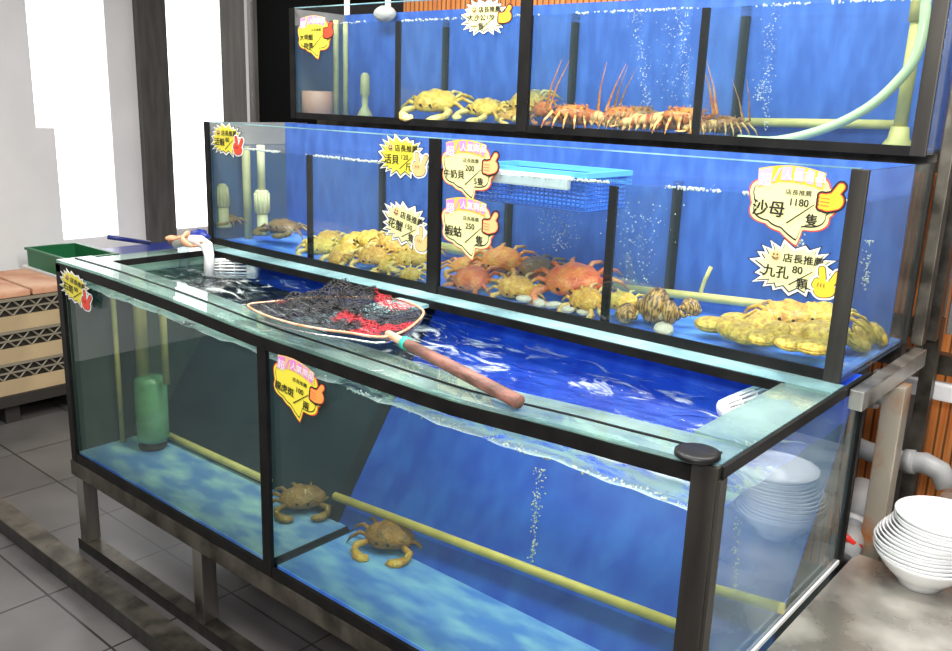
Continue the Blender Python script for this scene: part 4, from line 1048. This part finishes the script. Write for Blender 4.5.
def cloud(s, n=160):
    pts = []
    for k in range(n):
        a = 2 * PI * k / n; r = .90 + .10 * abs(math.sin(a * 3.5 + 1.2))
        c, q = math.cos(a), math.sin(a)
        x = -.04 + .47 * math.copysign(abs(c) ** .85, c) * r; z = .05 + .32 * math.copysign(abs(q) ** .8, q) * r
        dg = math.degrees(a)
        if 262 < dg < 286:
            u = 1 - abs((dg - 262) / 12 - 1); z -= .14 * u; x += .05 * u
        pts.append((x, z))
    g = 1 + s / .36
    return [(-.04 + (x + .04) * (1 + s / .46), .05 + (z - .05) * g) for x, z in pts]
def burst(s, n=19, seed=1):
    rnd = random.Random(seed); pts = []; g = 1 + s / .30
    for k in range(2 * n):
        a = 2 * PI * k / (2 * n) + .08; r = 1.0 + rnd.uniform(-.06, .12) if k % 2 == 0 else .80 + rnd.uniform(-.03, .03)
        c, q = math.cos(a), math.sin(a)
        pts.append((-.05 + .45 * g * math.copysign(abs(c) ** .75, c) * r, .30 * g * math.copysign(abs(q) ** .75, q) * r))
    return pts
def grow(pts, s):
    if s == 0: return pts
    n = len(pts); out = []
    ar = sum(pts[i][0] * pts[(i + 1) % n][1] - pts[(i + 1) % n][0] * pts[i][1] for i in range(n))
    sg = 1 if ar > 0 else -1
    for i in range(n):
        (ax, az), (bx, bz), (cx_, cz_) = pts[i - 1], pts[i], pts[(i + 1) % n]
        d1 = Vector((bx - ax, bz - az)).normalized(); d2 = Vector((cx_ - bx, cz_ - bz)).normalized()
        nn = Vector((d1.y + d2.y, -d1.x - d2.x)) * sg
        if nn.length < 1e-6: out.append((bx, bz)); continue
        nn.normalize(); k = max(.45, nn.dot(Vector((d1.y, -d1.x)) * sg)); out.append((bx + nn.x * s / k, bz + nn.y * s / k))
    return out
def sign(u, v, ypl, W_px, H_px, kind, label, lines, face='s_cream', hand='thumb', handcol='s_gold', tilt=0, banner='s_lilac', small=True, seed=1):
    c = at_y(u, v, ypl)
    T = thing('price_sign', label, 'sign', (c.x, ypl, c.z))
    e0, e1 = at_y(u - W_px / 2, v, ypl), at_y(u + W_px / 2, v, ypl)
    sw = (e1.x - e0.x); sh = (at_y(u, v - H_px / 2, ypl).z - at_y(u, v + H_px / 2, ypl).z)
    full_h = .82 if kind == 'cloud' else .66
    sx, sz = sw / 1.0, sh / full_h
    ct, st = math.cos(math.radians(tilt)), math.sin(math.radians(tilt))
    def fin(name, bm, mat):
        for vv in bm.verts:
            x, z = vv.co.x * sx, vv.co.z * sz
            vv.co.x, vv.co.z = x * ct - z * st, x * st + z * ct
        return obj(name, bm, mat, T, off=(0, 0, 0))
    S = cloud if kind == 'cloud' else (lambda s: burst(s, seed=seed))
    L = lambda k: -.0010 * k
    bm = B(); poly(bm, S(.012), -.0005, L(1), (-.04, .03)); fin('outline', bm, M['s_red' if kind == 'cloud' else 's_black'])
    bm = B(); poly(bm, S(-.005), L(1), L(2), (-.04, .03)); fin('border', bm, M['s_white'] if kind != 'cloud' else M['s_yellow' if face == 's_yellow' else 's_cream'])
    bm = B(); poly(bm, S(-.040), L(2), L(2.6), (-.04, .03)); fin('inner_line', bm, M['s_black'])
    bm = B(); poly(bm, [(x + .004, z + .008) for x, z in S(-.050)], L(2.6), L(3.4), (-.04, .03)); fin('face', bm, M[face])
    if kind == 'cloud':
        def az(t): return -.42 + .70 * t / 12, .27 + .075 * math.sin(PI * (.10 + .80 * t / 12))
        arc = [az(t) for t in range(13)]
        bm = B(); poly(bm, [(x, z + .075) for x, z in arc] + [(x * .97 - .005, z - .125 + .03 * min(1, i / 4)) for i, (x, z) in list(enumerate(arc))[::-1]], L(3.4), L(4.2)); fin('banner_edge', bm, M['s_gold' if face == 's_cream' else 's_tan'])
        bm = B()
        for a_, b_ in [(0, 2.7), (3.2, 3.7), (4.2, 6.2), (6.5, 8.4), (8.7, 10.2), (10.5, 11.7)]:
            (xa, za_), (xb, zb2) = az(a_), az(b_); lo_ = -.110 if a_ == 0 else -.075
            if b_ - a_ < .7: poly(bm, [(xa + .03, za_ + .05), (xb + .03, zb2 + .055), (xb - .03, zb2 - .09), (xa - .03, za_ - .095)], L(4.2), L(4.8))
            else: poly(bm, [(xa + .008, za_ + .062), (xb - .008, zb2 + .062), (xb - .012, zb2 + lo_), (xa + .004, za_ + lo_)], L(4.2), L(4.8))
        fin('banner', bm, M[banner])
        bm = B(); text_into(bm, '超', -.410, .205, .145, L(5.0), bold=.02); fin('banner_lettering', bm, M['s_white'])
        bm = B(); text_into(bm, '人氣商品', -.165, .282, .108, L(5.0), bold=.02, sx=1.05)
        fin('banner_lettering', bm, M['s_white'])
    bm = B()
    for s_, x, z, size in lines: text_into(bm, s_, x, z, size, L(5.2), bold=.045)
    x0, z0, x1, z1 = (-.07, -.17, .20, .05) if kind == 'cloud' else (-.07, -.17, .17, .01)
    poly(bm, [(x0, z0), (x0 + .014, z0 - .008), (x1 + .007, z1 - .006), (x1, z1)], L(4.9), L(5.2))
    if kind == 'cloud': text_into(bm, '店長推薦', -.11, .130, .060, L(5.2), bold=.03, sx=1.15)
    if kind == 'burst': text_into(bm, '店長推薦', -.16, .085, .105, L(5.2), bold=.05, sx=1.05)
    fin('lettering', bm, M['s_black'])
    if kind == 'burst':
        bm = B(); capsule(bm, (-.245, .13), (-.24, .13), .052, L(4), L(4.4), 12); fin('smiley_badge', bm, M['s_tan'])
        bm = B()
        for ex in (-.262, -.224): capsule(bm, (ex, .148), (ex, .142), .008, L(4.4), L(4.8))
        tube(bm, [(-.275, L(4.7), .118), (-.255, L(4.7), .103), (-.23, L(4.7), .103), (-.21, L(4.7), .118)], .005, 4); fin('smiley_face', bm, M['s_black'])
    # hand
    def hand_shape(bm, g, y0, y1):
        if hand == 'thumb':
            hx, hz = (.35, .09) if kind == 'cloud' else (.36, -.02)
            capsule(bm, (hx - .02, hz - .01), (hx + .05, hz + .01), .082 + g, y0, y1, 14)
            capsule(bm, (hx + .03, hz + .05), (hx + .095, hz + .155), .034 + g, y0, y1)
            for k in range(4): capsule(bm, (hx - .085, hz - .058 + k * .036), (hx - .02, hz - .062 + k * .036), .021 + g, y0, y1)
        else:
            hx, hz = .315, -.125
            capsule(bm, (hx - .02, hz - .04), (hx + .03, hz - .03), .088 + g, y0, y1, 14)
            capsule(bm, (hx - .02, hz + .04), (hx - .045, hz + .175), .034 + g, y0, y1); capsule(bm, (hx + .06, hz + .02), (hx + .125, hz + .145), .034 + g, y0, y1)
            capsule(bm, (hx - .095, hz + .0), (hx - .08, hz + .04), .034 + g, y0, y1); capsule(bm, (hx - .04, hz + .01), (hx + .02, hz + .0), .03 + g, y0, y1)
    bm = B(); hand_shape(bm, .030, L(5.2), L(5.5)); fin('hand_outline', bm, M['s_white' if hand != 'thumb' else 's_black'])
    bm = B(); hand_shape(bm, .010, L(5.5), L(5.8)); fin('hand_outline', bm, M['s_black' if hand != 'thumb' else 's_red'])
    bm = B(); hand_shape(bm, 0, L(5.8), L(6.4)); fin('hand_mark', bm, M[handcol])
    bm = B()
    hx, hz = (.35, .09) if kind == 'cloud' else (.36, -.02)
    if hand == 'thumb':
        for k in range(3): poly(bm, [(hx - .09, hz - .043 + k * .036), (hx + .0, hz - .047 + k * .036), (hx + .0, hz - .041 + k * .036), (hx - .09, hz - .037 + k * .036)], L(6.4), L(7.3))
    else:
        for k in range(3): poly(bm, [(.24 + k * .035, -.14), (.246 + k * .035, -.14), (.256 + k * .03, -.10), (.248 + k * .03, -.10)], L(6.4), L(7.3))
    fin('finger_lines', bm, M['s_red' if hand == 'thumb' else 's_black'])
    return nest(T, [('finger_lines', 'hand_mark'), ('hand_outline', 'hand_mark'), ('smiley_face', 'smiley_badge'), ('banner_lettering', 'banner'), ('inner_line', 'face')])
Yf2, Yf3, Yf1 = Y2 + .0035, Y3 + .0035, .0035
sign(795, 207, Yf2, 97, 80, 'cloud', 'large cream cloud-shaped price sign reading 1180, thumbs-up hand, by the right corner post', [('沙母', -.45, -.105, .18), ('1180', -.065, .015, .105), ('隻', .125, -.165, .135)])
sign(797, 270, Yf2, 94, 60, 'burst', 'cream starburst price sign reading 80, under the large cloud sign', [('九孔', -.37, -.10, .15), ('80', -.045, -.035, .115), ('顆', .015, -.185, .125)], hand='peace')
sign(470, 172, Yf2, 58, 62, 'cloud', 'cream cloud price sign reading 200, upper of two right of the middle post', [('牛奶貝', -.45, -.09, .125), ('200', -.065, .015, .105), ('5隻', .09, -.15, .11)], banner='s_pink', handcol='s_tan')
sign(470, 230, Yf2, 58, 62, 'cloud', 'cream cloud price sign reading 250, lower of two right of the middle post', [('蝦蛄', -.43, -.10, .155), ('250', -.065, .015, .105), ('隻', .115, -.165, .135)], banner='s_pink', handcol='s_tan')
sign(404, 157, Yf2, 52, 46, 'burst', 'yellow starburst price sign, upper of two left of the middle post', [('活貝', -.37, -.10, .15), ('120', -.045, -.035, .10), ('斤', .05, -.18, .12)], face='s_yellow', hand='peace', handcol='s_tan', seed=3)
sign(408, 226, Yf2, 52, 48, 'burst', 'pale starburst price sign, lower of two left of the middle post', [('花蟹', -.37, -.10, .15), ('150', -.045, -.035, .10), ('隻', .05, -.18, .12)], hand='peace', handcol='s_tan', tilt=-12, seed=4)
sign(228, 140, Yf2, 34, 36, 'burst', 'small yellow starburst sign with red hand, left end of the middle tank', [('活蝦', -.37, -.10, .15), ('80', -.045, -.035, .115)], face='s_yellow', hand='peace', handcol='s_red', seed=5)
sign(316, 38, Yf3, 36, 44, 'cloud', 'yellow cloud price sign with red thumb at the left end of the topmost tank', [('大明蝦', -.43, -.03, .125), ('時價', -.32, -.19, .13)], face='s_yellow', handcol='s_red', banner='s_pink')
sign(487, 17, Yf3, 50, 40, 'burst', 'cream starburst sign with orange hand left of the topmost tank middle post', [('大沙公', -.38, -.05, .125), ('一隻', -.28, -.19, .12), ('170', .0, -.04, .105)], hand='thumb', handcol='s_gold', seed=6)
sign(77, 289, Yf1 - .0125, 32, 36, 'burst', 'small yellow starburst sign with red hand, left corner of the lower tank', [('石斑', -.37, -.10, .15), ('60', -.045, -.035, .115)], face='s_yellow', hand='peace', handcol='s_red', seed=7, tilt=-8)
sign(299, 392, Yf1 - .0125, 52, 60, 'cloud', 'yellow cloud price sign with orange thumb beside the lower tank mullion', [('龍虎斑', -.44, -.09, .125), ('100', -.04, .0, .10), ('兩', .11, -.16, .12)], face='s_yellow', handcol='s_orange', banner='s_pink', tilt=-7)
bpy.data.objects.remove(TXO)

# ------------------------------------------------------------------ light
def area(name, loc, rot, sx, sy, power, col=(1, 1, 1)):
    l = bpy.data.lights.new(name, 'AREA'); l.shape = 'RECTANGLE'; l.size = sx; l.size_y = sy; l.energy = power; l.color = col
    o = bpy.data.objects.new(name, l); COL.objects.link(o); o.location = loc; o.rotation_euler = [math.radians(a) for a in rot]
    return o
area('overhead_light', (1.3, .35, 1.75), (0, 0, 0), 2.8, .35, 62, (1, .98, .94))
area('overhead_light', (1.6, -1.1, 1.75), (0, 0, 0), 2.6, .5, 46, (1, .97, .93))
area('overhead_light', (3.0, .75, 1.75), (0, 0, 0), .9, 1.2, 27, (1, .97, .93))  # light added over the counter to brighten bowls and back wall
area('camera_flash', (2.95, -1.5, .95), (68, 0, 36), .35, .25, 20, (1, 1, 1))
w = bpy.data.worlds.new('room_light'); SC.world = w; w.use_nodes = True
w.node_tree.nodes['Background'].inputs[0].default_value = (.95, .97, 1, 1); w.node_tree.nodes['Background'].inputs[1].default_value = .26

# ------------------------------------------------------------------ stand everything on the floor
for o in bpy.data.objects:
    if o.parent is None: o.location.z += LIFT
SC.view_settings.view_transform = 'Standard'; SC.view_settings.look = 'None'; SC.view_settings.gamma = 1.0
SC.view_settings.exposure = .65
SC.view_settings.use_curve_mapping = False
SC.cycles.transparent_max_bounces = 40
SC.cycles.max_bounces = 12
